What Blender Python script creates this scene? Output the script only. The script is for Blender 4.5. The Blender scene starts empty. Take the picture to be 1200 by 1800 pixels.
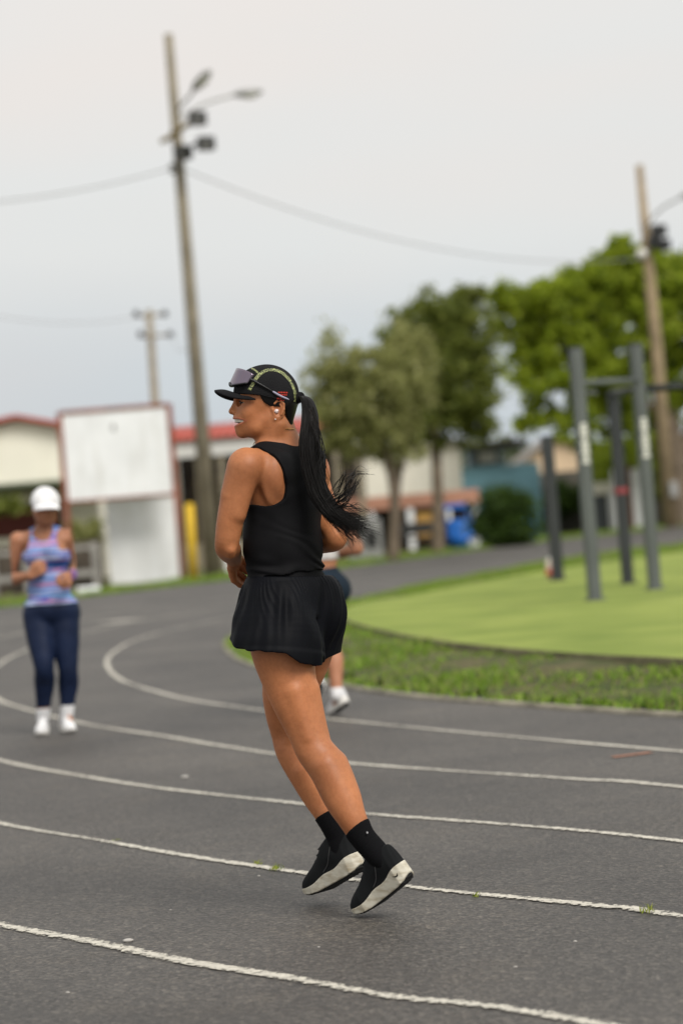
import bpy, bmesh, math, random
import numpy as np
from mathutils import Vector, Matrix
random.seed(7); rng = np.random.default_rng(7)
scene = bpy.context.scene
col = scene.collection

# ------------------------------------------------------------------ camera, sky, sun, exposure
FPX, HOR, CAMH, ROLL = 4250.0, 15.0, 1.151, math.radians(4.5)   # lens in photo pixels, horizon offset, height, roll
CR, SR = math.cos(ROLL), math.sin(ROLL)
PITCH = math.atan(HOR / FPX)
cam = bpy.data.objects.new('camera', bpy.data.cameras.new('camera')); col.objects.link(cam)
fw = Vector((0, math.cos(PITCH), math.sin(PITCH))); up0 = Vector((0, -math.sin(PITCH), math.cos(PITCH))); rt0 = Vector((1, 0, 0))
rt = rt0 * CR - up0 * SR; up = rt0 * SR + up0 * CR
M = Matrix((rt, up, -fw)).transposed().to_4x4(); M.translation = (0, 0, CAMH)
cam.matrix_world = M
cam.data.sensor_fit = 'VERTICAL'; cam.data.sensor_height = 36.0; cam.data.sensor_width = 24.0
cam.data.lens = 36.0 * FPX / 1800.0
cam.data.clip_start = 0.1; cam.data.clip_end = 5000
cam.data.dof.use_dof = True; cam.data.dof.focus_distance = 7.09; cam.data.dof.aperture_fstop = 2.3
scene.camera = cam

SUN_EL, SUN_AZ = math.radians(46), math.radians(148)   # azimuth from +Y (away) clockwise: behind and right of the camera
world = bpy.data.worlds.new('World'); scene.world = world; world.use_nodes = True
nt = world.node_tree; nt.nodes.clear()
def wn(t, **kw):
    n = nt.nodes.new(t)
    for k, v in kw.items(): setattr(n, k, v)
    return n
wo = wn('ShaderNodeOutputWorld'); bg = wn('ShaderNodeBackground'); bg.inputs[1].default_value = 0.056
sky = wn('ShaderNodeTexSky', sky_type='NISHITA'); sky.sun_disc = False
sky.sun_elevation = SUN_EL; sky.sun_rotation = SUN_AZ; sky.dust_density = 4.0; sky.air_density = 1.0
tc = wn('ShaderNodeTexCoord'); sep = wn('ShaderNodeSeparateXYZ'); nt.links.new(tc.outputs['Generated'], sep.inputs[0])
ramp = wn('ShaderNodeValToRGB')          # overcast: grey-blue haze low down, pale warm cloud above
els = ramp.color_ramp.elements
els[0].position = 0.0; els[0].color = (5.7, 6.0, 6.35, 1)
els[1].position = 0.30; els[1].color = (8.5, 8.5, 8.3, 1)
e = els.new(0.05); e.color = (6.4, 6.7, 6.95, 1)
e = els.new(0.12); e.color = (7.8, 7.9, 7.8, 1)
nz = wn('ShaderNodeTexNoise'); nz.inputs['Scale'].default_value = 3.0; nz.inputs['Detail'].default_value = 4.0
mp = wn('ShaderNodeMapping'); mp.inputs['Scale'].default_value = (1, 1, 3.5)
nt.links.new(tc.outputs['Generated'], mp.inputs[0]); nt.links.new(mp.outputs[0], nz.inputs[0])
ma = wn('ShaderNodeMath', operation='MULTIPLY_ADD'); ma.inputs[1].default_value = 0.09; ma.inputs[2].default_value = -0.045
nt.links.new(nz.outputs[0], ma.inputs[0])
ad = wn('ShaderNodeMath', operation='ADD'); nt.links.new(sep.outputs[2], ad.inputs[0]); nt.links.new(ma.outputs[0], ad.inputs[1])
nt.links.new(ad.outputs[0], ramp.inputs[0])
nz2 = wn('ShaderNodeTexNoise'); nz2.inputs['Scale'].default_value = 2.2; nz2.inputs['Detail'].default_value = 3.0
nt.links.new(mp.outputs[0], nz2.inputs[0])
tint = wn('ShaderNodeValToRGB'); tint.color_ramp.elements[0].position = 0.38; tint.color_ramp.elements[1].position = 0.66
tint.color_ramp.elements[0].color = (0.965, 1.0, 1.015, 1); tint.color_ramp.elements[1].color = (1.05, 0.985, 0.955, 1)
nt.links.new(nz2.outputs[0], tint.inputs[0])
mul = wn('ShaderNodeMix', data_type='RGBA', blend_type='MULTIPLY'); mul.inputs[0].default_value = 1.0
nt.links.new(ramp.outputs[0], mul.inputs[6]); nt.links.new(tint.outputs[0], mul.inputs[7])
mx = wn('ShaderNodeMix', data_type='RGBA'); mx.inputs[0].default_value = 0.95
nt.links.new(sky.outputs[0], mx.inputs[6]); nt.links.new(mul.outputs[2], mx.inputs[7])
nt.links.new(mx.outputs[2], bg.inputs[0]); nt.links.new(bg.outputs[0], wo.inputs[0])

sl = bpy.data.lights.new('sun', 'SUN'); sl.energy = 1.5; sl.angle = math.radians(26); sl.color = (1.0, 0.955, 0.89)
sun = bpy.data.objects.new('sun', sl); col.objects.link(sun)
sdir = Vector((math.sin(SUN_AZ) * math.cos(SUN_EL), math.cos(SUN_AZ) * math.cos(SUN_EL), math.sin(SUN_EL)))
sun.rotation_euler = sdir.to_track_quat('Z', 'Y').to_euler()
vs = scene.view_settings
vs.view_transform = 'Standard'; vs.look = 'None'; vs.exposure = 0.87; vs.gamma = 1.0; vs.use_curve_mapping = False

# ------------------------------------------------------------------ photo pixel -> place
def At(px, py, z):
    """point of the place seen at photo pixel (px,py) that stands z metres in front of the camera"""
    x, y = px - 600, py - 900
    X = x * CR - y * SR; Y = x * SR + y * CR
    return Vector((X / FPX * z, z, CAMH - (Y - HOR) / FPX * z))
def G(px, py, zg=0.0):
    x, y = px - 600, py - 900
    Y = x * SR + y * CR
    return At(px, py, FPX * (CAMH - zg) / (Y - HOR))

# ------------------------------------------------------------------ materials
def mat(name, color, rough=0.7, noise=0.0, nscale=20.0, bump=0.0, bscale=60.0, spec=0.3, metal=0.0, sheen=0.0, col2=None, detail=4.0, bdist=0.01):
    m = bpy.data.materials.new(name); m.use_nodes = True; t = m.node_tree; b = t.nodes['Principled BSDF']
    b.inputs['Roughness'].default_value = rough; b.inputs['Metallic'].default_value = metal
    b.inputs['Specular IOR Level'].default_value = spec
    if sheen: b.inputs['Sheen Weight'].default_value = sheen; b.inputs['Sheen Roughness'].default_value = 0.5
    c = (*color, 1)
    if noise or col2:
        tc_ = t.nodes.new('ShaderNodeTexCoord'); n = t.nodes.new('ShaderNodeTexNoise'); n.inputs['Scale'].default_value = nscale; n.inputs['Detail'].default_value = detail
        t.links.new(tc_.outputs['Object'], n.inputs[0])
        r = t.nodes.new('ShaderNodeValToRGB'); r.color_ramp.elements[0].position = 0.32; r.color_ramp.elements[1].position = 0.68
        a = tuple(max(0, x * (1 - noise)) for x in color); d = col2 if col2 else tuple(min(1, x * (1 + noise)) for x in color)
        r.color_ramp.elements[0].color = (*a, 1); r.color_ramp.elements[1].color = (*d, 1)
        t.links.new(n.outputs[0], r.inputs[0]); t.links.new(r.outputs[0], b.inputs['Base Color'])
    else: b.inputs['Base Color'].default_value = c
    if bump:
        tc2 = t.nodes.new('ShaderNodeTexCoord'); n2 = t.nodes.new('ShaderNodeTexNoise'); n2.inputs['Scale'].default_value = bscale; n2.inputs['Detail'].default_value = 5
        t.links.new(tc2.outputs['Object'], n2.inputs[0]); bp = t.nodes.new('ShaderNodeBump'); bp.inputs['Strength'].default_value = bump; bp.inputs['Distance'].default_value = bdist
        t.links.new(n2.outputs[0], bp.inputs['Height']); t.links.new(bp.outputs[0], b.inputs['Normal'])
    return m
def N(m, t, **kw):
    n = m.node_tree.nodes.new(t)
    for k, v in kw.items(): setattr(n, k, v)
    return n
def Lk(m, a, b): m.node_tree.links.new(a, b)

def leaf_mat(name, cs, trans=0.35):
    m = bpy.data.materials.new(name); m.use_nodes = True; t = m.node_tree; b = t.nodes['Principled BSDF']; out = t.nodes['Material Output']
    g = N(m, 'ShaderNodeNewGeometry'); r = N(m, 'ShaderNodeValToRGB'); e_ = r.color_ramp.elements
    e_[0].color = (*cs[0], 1); e_[1].color = (*cs[-1], 1); e_[1].position = 1.0
    for i, c in enumerate(cs[1:-1]):
        q = e_.new((i + 1) / (len(cs) - 1)); q.color = (*c, 1)
    Lk(m, g.outputs['Random Per Island'], r.inputs[0]); Lk(m, r.outputs[0], b.inputs['Base Color'])
    b.inputs['Roughness'].default_value = 0.55; b.inputs['Specular IOR Level'].default_value = 0.25
    tr = N(m, 'ShaderNodeBsdfTranslucent'); Lk(m, r.outputs[0], tr.inputs[0])
    mi = N(m, 'ShaderNodeMixShader'); mi.inputs[0].default_value = trans
    Lk(m, b.outputs[0], mi.inputs[1]); Lk(m, tr.outputs[0], mi.inputs[2]); Lk(m, mi.outputs[0], out.inputs[0])
    return m

# ------------------------------------------------------------------ object helpers
def tag(o, label=None, cat=None, group=None, kind=None):
    if label: o['label'] = label
    if cat: o['category'] = cat
    if group: o['group'] = group
    if kind: o['kind'] = kind
    return o
def empty(name, loc, label=None, cat=None, group=None):
    o = bpy.data.objects.new(name, None); o.empty_display_size = 0.1; col.objects.link(o); o.location = loc
    return tag(o, label, cat, group)
def link_mesh(name, me, m, parent=None):
    o = bpy.data.objects.new(name, me); col.objects.link(o)
    if m and not me.materials: me.materials.append(m)
    if parent is not None:
        o.parent = parent
        off = Vector((0, 0, 0)); p = parent
        while p is not None: off += p.location; p = p.parent
        o.location = -off                     # geometry is given in world metres
    return o
def mesh_np(name, V, F, m, parent=None, smooth=True):
    """V (n,3), F (m,k) arrays in world metres -> ONE mesh object"""
    V = np.asarray(V, np.float32); F = np.asarray(F, np.int32)
    me = bpy.data.meshes.new(name); k = F.shape[1]
    me.vertices.add(len(V)); me.vertices.foreach_set('co', V.ravel())
    me.loops.add(F.size); me.loops.foreach_set('vertex_index', F.ravel())
    me.polygons.add(len(F)); me.polygons.foreach_set('loop_start', np.arange(0, F.size, k, dtype=np.int32))
    me.polygons.foreach_set('loop_total', np.full(len(F), k, np.int32))
    me.update(calc_edges=True); me.validate()
    if smooth: me.polygons.foreach_set('use_smooth', np.ones(len(me.polygons), bool))
    return link_mesh(name, me, m, parent)
class MB:
    """collects boxes, tubes, sheets of ONE part; build() links them as one mesh"""
    def __init__(s): s.bm = bmesh.new()
    def box(s, c, size, rz=0.0, bevel=0.0, R=None):
        Rm = R if R is not None else Matrix.Rotation(rz, 3, 'Z')
        mtx = Matrix.Translation(Vector(c)) @ Rm.to_4x4() @ Matrix.Diagonal((*size, 1))
        g = bmesh.ops.create_cube(s.bm, size=1.0, matrix=mtx)
        if bevel:
            es = list({e for v in g['verts'] for e in v.link_edges})
            bmesh.ops.bevel(s.bm, geom=es, offset=bevel, segments=2, affect='EDGES', profile=0.6)
        return s
    def tube(s, pts, rad, n=8, cap=True):
        pts = [Vector(p) for p in pts]; rad = rad if hasattr(rad, '__len__') else [rad] * len(pts)
        rings = []; prev = None
        for i, p in enumerate(pts):
            d = (pts[min(i + 1, len(pts) - 1)] - pts[max(i - 1, 0)]).normalized()
            a = prev - d * prev.dot(d) if prev is not None else d.orthogonal()
            a.normalize(); prev = a; b = d.cross(a)
            rings.append([s.bm.verts.new(p + (a * math.cos(q) + b * math.sin(q)) * rad[i]) for q in [2 * math.pi * j / n for j in range(n)]])
        for r0, r1 in zip(rings, rings[1:]):
            for j in range(n):
                f = s.bm.faces.new((r0[j], r0[(j + 1) % n], r1[(j + 1) % n], r1[j])); f.smooth = True
        if cap: s.bm.faces.new(rings[0][::-1]); s.bm.faces.new(rings[-1])
        return s
    def face(s, pts): s.bm.faces.new([s.bm.verts.new(Vector(p)) for p in pts]); return s
    def sphere(s, c, r, scale=(1, 1, 1), seg=12, R=None):
        m4 = Matrix.Translation(Vector(c)) @ (R.to_4x4() if R is not None else Matrix.Identity(4)) @ Matrix.Diagonal((r * scale[0], r * scale[1], r * scale[2], 1))
        g = bmesh.ops.create_uvsphere(s.bm, u_segments=seg, v_segments=max(6, seg * 2 // 3), radius=1.0, matrix=m4)
        for v in g['verts']:
            for f in v.link_faces: f.smooth = True
        return s
    def build(s, name, m, parent=None):
        me = bpy.data.meshes.new(name); bmesh.ops.recalc_face_normals(s.bm, faces=s.bm.faces[:]); s.bm.to_mesh(me); s.bm.free()
        return link_mesh(name, me, m, parent)
def spline(P, n=12, closed=False):
    P = [np.asarray(p, float) for p in P]; out = []
    m = len(P); rngi = range(m if closed else m - 1)
    for i in rngi:
        g = (lambda k: P[k % m]) if closed else (lambda k: P[min(max(k, 0), m - 1)])
        p0, p1, p2, p3 = g(i - 1), g(i), g(i + 1), g(i + 2)
        for t in np.linspace(0, 1, n, endpoint=False):
            out.append(0.5 * ((2 * p1) + (-p0 + p2) * t + (2 * p0 - 5 * p1 + 4 * p2 - p3) * t * t + (-p0 + 3 * p1 - 3 * p2 + p3) * t ** 3))
    if not closed: out.append(P[-1])
    return np.array(out)
def resample(C, step):
    C = np.asarray(C); d = np.concatenate([[0], np.cumsum(np.linalg.norm(np.diff(C, axis=0), axis=1))])
    s_ = np.arange(0, d[-1], step)
    return np.stack([np.interp(s_, d, C[:, k]) for k in range(C.shape[1])], 1)

# ================================================================== SETTING
def asphalt_material():
    m = mat('worn_asphalt', (0.1, 0.1, 0.1), rough=0.60, spec=0.5); t = m.node_tree; b = t.nodes['Principled BSDF']
    tc_ = N(m, 'ShaderNodeTexCoord'); o = tc_.outputs['Object']
    big = N(m, 'ShaderNodeTexNoise'); big.inputs['Scale'].default_value = 0.55; big.inputs['Detail'].default_value = 6; big.inputs['Roughness'].default_value = 0.62; Lk(m, o, big.inputs[0])
    r1 = N(m, 'ShaderNodeValToRGB'); r1.color_ramp.elements[0].position = 0.3; r1.color_ramp.elements[1].position = 0.72
    r1.color_ramp.elements[0].color = (0.043, 0.040, 0.038, 1); r1.color_ramp.elements[1].color = (0.108, 0.099, 0.090, 1); Lk(m, big.outputs[0], r1.inputs[0])
    vo = N(m, 'ShaderNodeTexVoronoi'); vo.inputs['Scale'].default_value = 105; Lk(m, o, vo.inputs[0])
    vr = N(m, 'ShaderNodeValToRGB'); ce = vr.color_ramp.elements
    ce[0].position = 0.0; ce[0].color = (0.50, 0.49, 0.48, 1); ce[1].position = 1.0; ce[1].color = (2.1, 2.05, 1.95, 1)
    q = ce.new(0.6); q.color = (0.95, 0.95, 0.95, 1); q = ce.new(0.88); q.color = (1.3, 1.28, 1.22, 1)
    sc_ = N(m, 'ShaderNodeSeparateColor'); Lk(m, vo.outputs['Color'], sc_.inputs[0]); Lk(m, sc_.outputs[0], vr.inputs[0])
    mu = N(m, 'ShaderNodeMix', data_type='RGBA', blend_type='MULTIPLY'); mu.inputs[0].default_value = 1.0; Lk(m, r1.outputs[0], mu.inputs[6]); Lk(m, vr.outputs[0], mu.inputs[7])
    gr = N(m, 'ShaderNodeTexNoise'); gr.inputs['Scale'].default_value = 34; gr.inputs['Detail'].default_value = 6; gr.inputs['Roughness'].default_value = 0.75; Lk(m, o, gr.inputs[0])
    gr2 = N(m, 'ShaderNodeValToRGB'); gr2.color_ramp.elements[0].position = 0.33; gr2.color_ramp.elements[1].position = 0.7
    gr2.color_ramp.elements[0].color = (0.66, 0.66, 0.66, 1); gr2.color_ramp.elements[1].color = (1.22, 1.21, 1.18, 1); Lk(m, gr.outputs[0], gr2.inputs[0])
    mu2 = N(m, 'ShaderNodeMix', data_type='RGBA', blend_type='MULTIPLY'); mu2.inputs[0].default_value = 1; Lk(m, mu.outputs[2], mu2.inputs[6]); Lk(m, gr2.outputs[0], mu2.inputs[7])
    # faint cracks and patches
    st = N(m, 'ShaderNodeTexNoise'); st.inputs['Scale'].default_value = 2.3; st.inputs['Detail'].default_value = 7; st.inputs['Roughness'].default_value = 0.7; Lk(m, o, st.inputs[0])
    sr = N(m, 'ShaderNodeValToRGB'); sr.color_ramp.elements[0].position = 0.52; sr.color_ramp.elements[1].position = 0.75
    sr.color_ramp.elements[0].color = (1, 1, 1, 1); sr.color_ramp.elements[1].color = (1.25, 1.2, 1.12, 1); Lk(m, st.outputs[0], sr.inputs[0])
    mu3 = N(m, 'ShaderNodeMix', data_type='RGBA', blend_type='MULTIPLY'); mu3.inputs[0].default_value = 1; Lk(m, mu2.outputs[2], mu3.inputs[6]); Lk(m, sr.outputs[0], mu3.inputs[7])
    Lk(m, mu3.outputs[2], b.inputs['Base Color'])
    mixh = N(m, 'ShaderNodeMath', operation='ADD'); Lk(m, vo.outputs['Distance'], mixh.inputs[0]); Lk(m, gr.outputs[0], mixh.inputs[1])
    bp = N(m, 'ShaderNodeBump'); bp.inputs['Strength'].default_value = 0.6; bp.inputs['Distance'].default_value = 0.006; Lk(m, mixh.outputs[0], bp.inputs['Height']); Lk(m, bp.outputs[0], b.inputs['Normal'])
    return m
ASPH = asphalt_material()
def paint_material():
    m = mat('worn_line_paint', (0.54, 0.51, 0.44), rough=0.65, noise=0.2, nscale=30); t = m.node_tree; b = t.nodes['Principled BSDF']; out = t.nodes['Material Output']
    tc_ = N(m, 'ShaderNodeTexCoord'); n = N(m, 'ShaderNodeTexNoise'); n.inputs['Scale'].default_value = 42; n.inputs['Detail'].default_value = 6; n.inputs['Roughness'].default_value = 0.75
    n2 = N(m, 'ShaderNodeTexNoise'); n2.inputs['Scale'].default_value = 1.3; n2.inputs['Detail'].default_value = 3
    Lk(m, tc_.outputs['Object'], n.inputs[0]); Lk(m, tc_.outputs['Object'], n2.inputs[0])
    at = N(m, 'ShaderNodeAttribute'); at.attribute_name = 'edge'     # 0 at the stripe's middle, 1 at its rim: paint frays at the rim
    a1 = N(m, 'ShaderNodeMath', operation='MULTIPLY_ADD'); a1.inputs[1].default_value = 0.17; Lk(m, at.outputs['Fac'], a1.inputs[0]); Lk(m, n.outputs[0], a1.inputs[2])
    a2 = N(m, 'ShaderNodeMath', operation='MULTIPLY_ADD'); a2.inputs[1].default_value = 0.28; Lk(m, n2.outputs[0], a2.inputs[0]); Lk(m, a1.outputs[0], a2.inputs[2])
    r = N(m, 'ShaderNodeValToRGB'); r.color_ramp.elements[0].position = 0.725; r.color_ramp.elements[1].position = 0.80; Lk(m, a2.outputs[0], r.inputs[0])
    tr = N(m, 'ShaderNodeBsdfTransparent'); mi = N(m, 'ShaderNodeMixShader'); Lk(m, r.outputs[0], mi.inputs[0]); Lk(m, b.outputs[0], mi.inputs[1]); Lk(m, tr.outputs[0], mi.inputs[2]); Lk(m, mi.outputs[0], out.inputs[0])
    return m
PAINT = paint_material()

# ground sheet out to the horizon
g = MB(); g.face([(-2500, -300, -0.06), (2500, -300, -0.06), (2500, 3500, -0.06), (-2500, 3500, -0.06)])
GROUND_M = mat('dry_grass_soil', (0.10, 0.12, 0.04), rough=0.95, noise=0.35, nscale=0.8, col2=(0.16, 0.14, 0.07))
tag(g.build('ground', GROUND_M), kind='structure')
# asphalt: the bend of the running track and the yard it widens into
far = [G(-900, 1118), G(-300, 1090), G(0, 1068), G(180, 1045), G(385, 1021), G(560, 1003), G(700, 985), G(860, 964), G(1000, 946), G(1100, 936), G(1200, 924), G(1500, 892)]
pts = [Vector((-60, -6, 0)), Vector((-60, 44, 0))] + [Vector((p.x, p.y, 0)) for p in far] + [Vector((80, 95, 0)), Vector((60, -6, 0))]
t = MB(); t.face(pts); track = tag(t.build('track', ASPH), kind='structure')

def line_strip(C, w, z, name, m, parent):
    C = np.asarray(C); T = np.gradient(C, axis=0); T /= np.linalg.norm(T, axis=1)[:, None]; Nn = np.stack([-T[:, 1], T[:, 0]], 1)
    offs = np.array([-0.5, -0.3, 0.0, 0.3, 0.5]); V = []; n = len(C)
    jit = 1 + 0.07 * np.interp(np.arange(n), np.arange(0, n + 12, 12), rng.normal(size=len(np.arange(0, n + 12, 12))))
    for o_ in offs: V.append(np.column_stack([C + Nn * (o_ * w * jit)[:, None], np.full(n, z)]))
    V = np.concatenate(V); F = [[k * n + i, k * n + i + 1, (k + 1) * n + i + 1, (k + 1) * n + i] for k in range(4) for i in range(n - 1)]
    o = mesh_np(name, V, F, m, parent)
    a = o.data.attributes.new('edge', 'FLOAT', 'POINT'); a.data.foreach_set('value', np.repeat(np.abs(offs) * 2, n).astype(np.float32)); return o
far_tail = [(-0.2, 34.2), (2.0, 38.2), (5.0, 43.5), (10, 50)]
LINES = {
 'A': [(6.0, 1.8), (3.3, 7.2), (1.44, 10.8), (0.54, 12.6), (-0.09, 13.95), (-0.58, 15.15), (-1.09, 16.5), (-1.43, 17.7), (-1.80, 19.2), (-2.09, 20.9), (-2.33, 23.0), (-2.42, 24.9), (-2.41, 26.8), (-2.22, 28.6), (-1.93, 30.0), (-1.45, 31.8)] + far_tail,
 'B': [(5.0, 1.9), (2.9, 6.2), (1.25, 9.5), (0.86, 10.1), (-0.08, 11.5), (-0.73, 12.9), (-1.06, 13.7), (-1.74, 15.3), (-2.44, 17.4), (-2.76, 18.6), (-3.2, 20.9), (-3.49, 24.0), (-3.57, 26.7), (-3.4, 29.8), (-2.9, 32.8), (-1.8, 36.2), (0.2, 40.4), (3.2, 45.2), (9, 52)],
 'C': [(4.3, 2.0), (2.6, 5.0), (1.05, 8.0), (0, 9.45), (-0.23, 9.9), (-0.86, 10.9), (-1.34, 11.8), (-1.95, 13.1), (-2.85, 15.5), (-3.6, 18.2), (-4.2, 21.5), (-4.55, 25), (-4.6, 28.5), (-4.35, 32), (-3.75, 35.6), (-2.5, 39.5), (-0.2, 44.2), (3, 49), (8.5, 55)],
 'D': [(3.4, 2.2), (2.1, 4.5), (0.84, 6.6), (0.62, 6.9), (0.12, 7.5), (-0.38, 8.22), (-0.72, 8.75), (-1.04, 9.3), (-1.52, 10.1), (-2.55, 12.1), (-3.6, 14.6), (-4.6, 18), (-5.3, 22), (-5.6, 26), (-5.5, 31), (-4.9, 36), (-3.4, 41)],
 'E': [(2.6, 2.0), (1.5, 3.8), (0.42, 5.4), (0.04, 5.8), (-0.24, 6.17), (-0.51, 6.5), (-0.83, 6.97), (-1.14, 7.4), (-2.4, 9.3), (-3.8, 11.8), (-5, 15), (-6, 19), (-6.5, 24), (-6.6, 29), (-6.2, 35), (-5, 40)],
}
for k in LINES:
    C = resample(spline(LINES[k], 10), 0.06)
    line_strip(C, 0.054, 0.004, 'lane_line', PAINT, track)
# a short worn cross mark and the orange chalk stroke on the inner lane
REDP = mat('faded_red_mark', (0.34, 0.16, 0.10), rough=0.8, noise=0.3, nscale=40)
a_, b_ = G(1075, 1332), G(1155, 1322); line_strip(resample([(a_.x, a_.y), (b_.x, b_.y)], .05), .05, .0042, 'red_mark', REDP, track)
a_, b_ = G(195, 1093), G(238, 1091); line_strip(resample([(a_.x, a_.y), (b_.x, b_.y)], .05), .9, .0042, 'paint_patch', PAINT, track)
# small pebbles and litter flakes on the near asphalt
pm = mat('pale_pebble', (0.45, 0.43, 0.40), noise=0.2)
for px, py, s in ((226, 1655, .016), (325, 1367, .02), (455, 1540, .006), (905, 1700, .006), (120, 1745, .006), (560, 1665, .005), (1010, 1655, .006), (300, 1600, .005)):
    p = G(px, py); b = MB(); b.sphere((p.x, p.y, s * .25), s, (1, .7, .35), 8); b.build('pebble', pm, track)

# ------------------------------------------------------------------ infield: concrete edging, grass bank, artificial turf pad
inner = [(1.63, 12.6), (0.90, 14.1), (0.36, 15.3), (-0.10, 16.8), (-0.52, 18.6), (-0.95, 20.9), (-1.20, 23.2), (-1.28, 25.2), (-1.18, 27.2), (-0.85, 29.4), (-0.35, 32.2), (0.23, 35.0), (1.82, 40.7), (3.93, 47.0), (7.43, 52.0), (13, 57)]
near_ext = [(8.0, 0.6), (4.6, 6.8), (2.6, 10.7)]
IN = resample(spline(near_ext + inner, 10), 0.25)
KERB = mat('stained_concrete_edging', (0.24, 0.22, 0.17), rough=0.9, noise=0.5, nscale=4, bump=0.4, bscale=40)
def ribbon(C, prof, name, m, parent=None, kind=None):
    """sweep a profile of (offset to the right of travel, z) along curve C"""
    C = np.asarray(C); T = np.gradient(C, axis=0); T /= np.linalg.norm(T, axis=1)[:, None]; R_ = np.stack([T[:, 1], -T[:, 0]], 1)
    V = np.concatenate([np.column_stack([C + R_ * o_, np.full(len(C), z)]) for o_, z in prof]); n = len(C)
    F = [[k * n + i, k * n + i + 1, (k + 1) * n + i + 1, (k + 1) * n + i] for k in range(len(prof) - 1) for i in range(n - 1)]
    o = mesh_np(name, V, F, m, parent, smooth=False)
    if kind: tag(o, kind=kind)
    return o
ribbon(IN, [(-0.03, -0.05), (-0.03, 0.014), (-0.022, 0.022), (0.025, 0.022), (0.035, 0.014), (0.035, -0.05)], 'edging_kerb', KERB, kind='structure')
# turf pad outline (its top edge read from the photograph at the pad's height)
PADZ = 0.17
pad_near = [G(1500, 1178, PADZ), G(1200, 1157, PADZ), G(1000, 1147, PADZ), G(800, 1129, PADZ), G(700, 1113, PADZ), G(640, 1099, PADZ), G(610, 1088, PADZ), G(606, 1072, PADZ), G(640, 1058, PADZ), G(720, 1046, PADZ), G(820, 1027, PADZ), G(960, 1003, PADZ), G(1080, 985, PADZ), G(1200, 970, PADZ), G(1500, 938, PADZ)]
PN = [(p.x, p.y) for p in pad_near]; PN = [(q_.x, q_.y) for q_ in (G(2600, 1262, PADZ), G(1900, 1208, PADZ))] + PN + [(40, 60), (40, 8)]
PN = spline(PN[:-2], 8).tolist() + PN[-2:]
soil_h = []
Vx = []; 
# bank: from kerb (0.03) up to the pad foot (0.08)
from_pts = np.array(IN)
def bank_mesh():
    # triangulate infield as a grid clipped by the inner curve; height rises from the kerb
    xs = np.arange(-1.6, 30, 0.2); ys = np.arange(0, 62, 0.2); X, Y = np.meshgrid(xs, ys, indexing='ij')
    P = np.stack([X.ravel(), Y.ravel()], 1)
    poly = np.vstack([IN, [(45, 62), (45, 0)]])
    inside = np.zeros(len(P), bool); j = len(poly) - 1
    for i in range(len(poly)):
        xi, yi = poly[i]; xj, yj = poly[j]
        c_ = ((yi > P[:, 1]) != (yj > P[:, 1])) & (P[:, 0] < (xj - xi) * (P[:, 1] - yi) / (yj - yi + 1e-12) + xi)
        inside ^= c_; j = i
    d = np.full(len(P), 9.0)
    for q in IN[::1]: d = np.minimum(d, np.hypot(P[:, 0] - q[0], P[:, 1] - q[1]))
    z = np.where(inside, 0.02 + 0.10 * np.clip((d - 0.1) / 0.9, 0, 1) + 0.02 * np.sin(P[:, 0] * 3.1) * np.sin(P[:, 1] * 2.3), -0.05)
    z = np.where(inside & (d > 0.08), z, -0.05)
    n0, n1 = X.shape; idx = np.arange(n0 * n1).reshape(n0, n1)
    F = np.stack([idx[:-1, :-1], idx[1:, :-1], idx[1:, 1:], idx[:-1, 1:]], -1).reshape(-1, 4)
    keep = (inside & (d > .06))[F].all(1)
    return np.column_stack([P, z]), F[keep], inside, d, P
bV, bF, b_in, b_d, b_P = bank_mesh()
BANK = mat('lawn_soil', (0.055, 0.085, 0.018), rough=1.0, noise=0.3, nscale=5, col2=(0.12, 0.10, 0.05))
tag(mesh_np('infield', bV, bF, BANK), kind='structure')
bm = MB(); vs_ = [bm.bm.verts.new((x, y, PADZ)) for x, y in PN]; bm.bm.faces.new(vs_)
TURF = mat('artificial_turf', (0.205, 0.275, 0.062), rough=0.95, noise=0.2, nscale=0.9, col2=(0.285, 0.335, 0.085), bump=0.5, bscale=220, spec=0.1, bdist=0.004)
def scuff(m, c, sc, lo_, hi_):
    b = m.node_tree.nodes['Principled BSDF']; src = b.inputs['Base Color'].links[0].from_socket
    tc_ = N(m, 'ShaderNodeTexCoord'); n = N(m, 'ShaderNodeTexNoise'); n.inputs['Scale'].default_value = sc; n.inputs['Detail'].default_value = 8; n.inputs['Roughness'].default_value = .7; Lk(m, tc_.outputs['Object'], n.inputs[0])
    r = N(m, 'ShaderNodeValToRGB'); r.color_ramp.elements[0].position = lo_; r.color_ramp.elements[1].position = hi_; Lk(m, n.outputs[0], r.inputs[0])
    mi = N(m, 'ShaderNodeMix', data_type='RGBA'); mi.inputs[7].default_value = (*c, 1); Lk(m, r.outputs[0], mi.inputs[0]); Lk(m, src, mi.inputs[6]); Lk(m, mi.outputs[2], b.inputs['Base Color'])
scuff(TURF, (.19, .19, .075), .8, .55, .8); scuff(TURF, (.36, .36, .16), 2.6, .62, .8)
tag(bm.build('turf_pad', TURF), kind='structure')
PADSIDE = mat('dirty_pad_edge', (0.13, 0.12, 0.065), rough=0.95, noise=0.45, nscale=3.0)
ribbon(np.array(PN[:-2]), [(0.0, PADZ), (-0.012, PADZ - 0.012), (-0.012, 0.02)], 'pad_edge', PADSIDE, kind='structure')
def in_poly(P, poly):
    ins = np.zeros(len(P), bool); j = len(poly) - 1
    for i in range(len(poly)):
        xi, yi = poly[i]; xj, yj = poly[j]
        ins ^= ((yi > P[:, 1]) != (yj > P[:, 1])) & (P[:, 0] < (xj - xi) * (P[:, 1] - yi) / (yj - yi + 1e-12) + xi); j = i
    return ins
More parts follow.
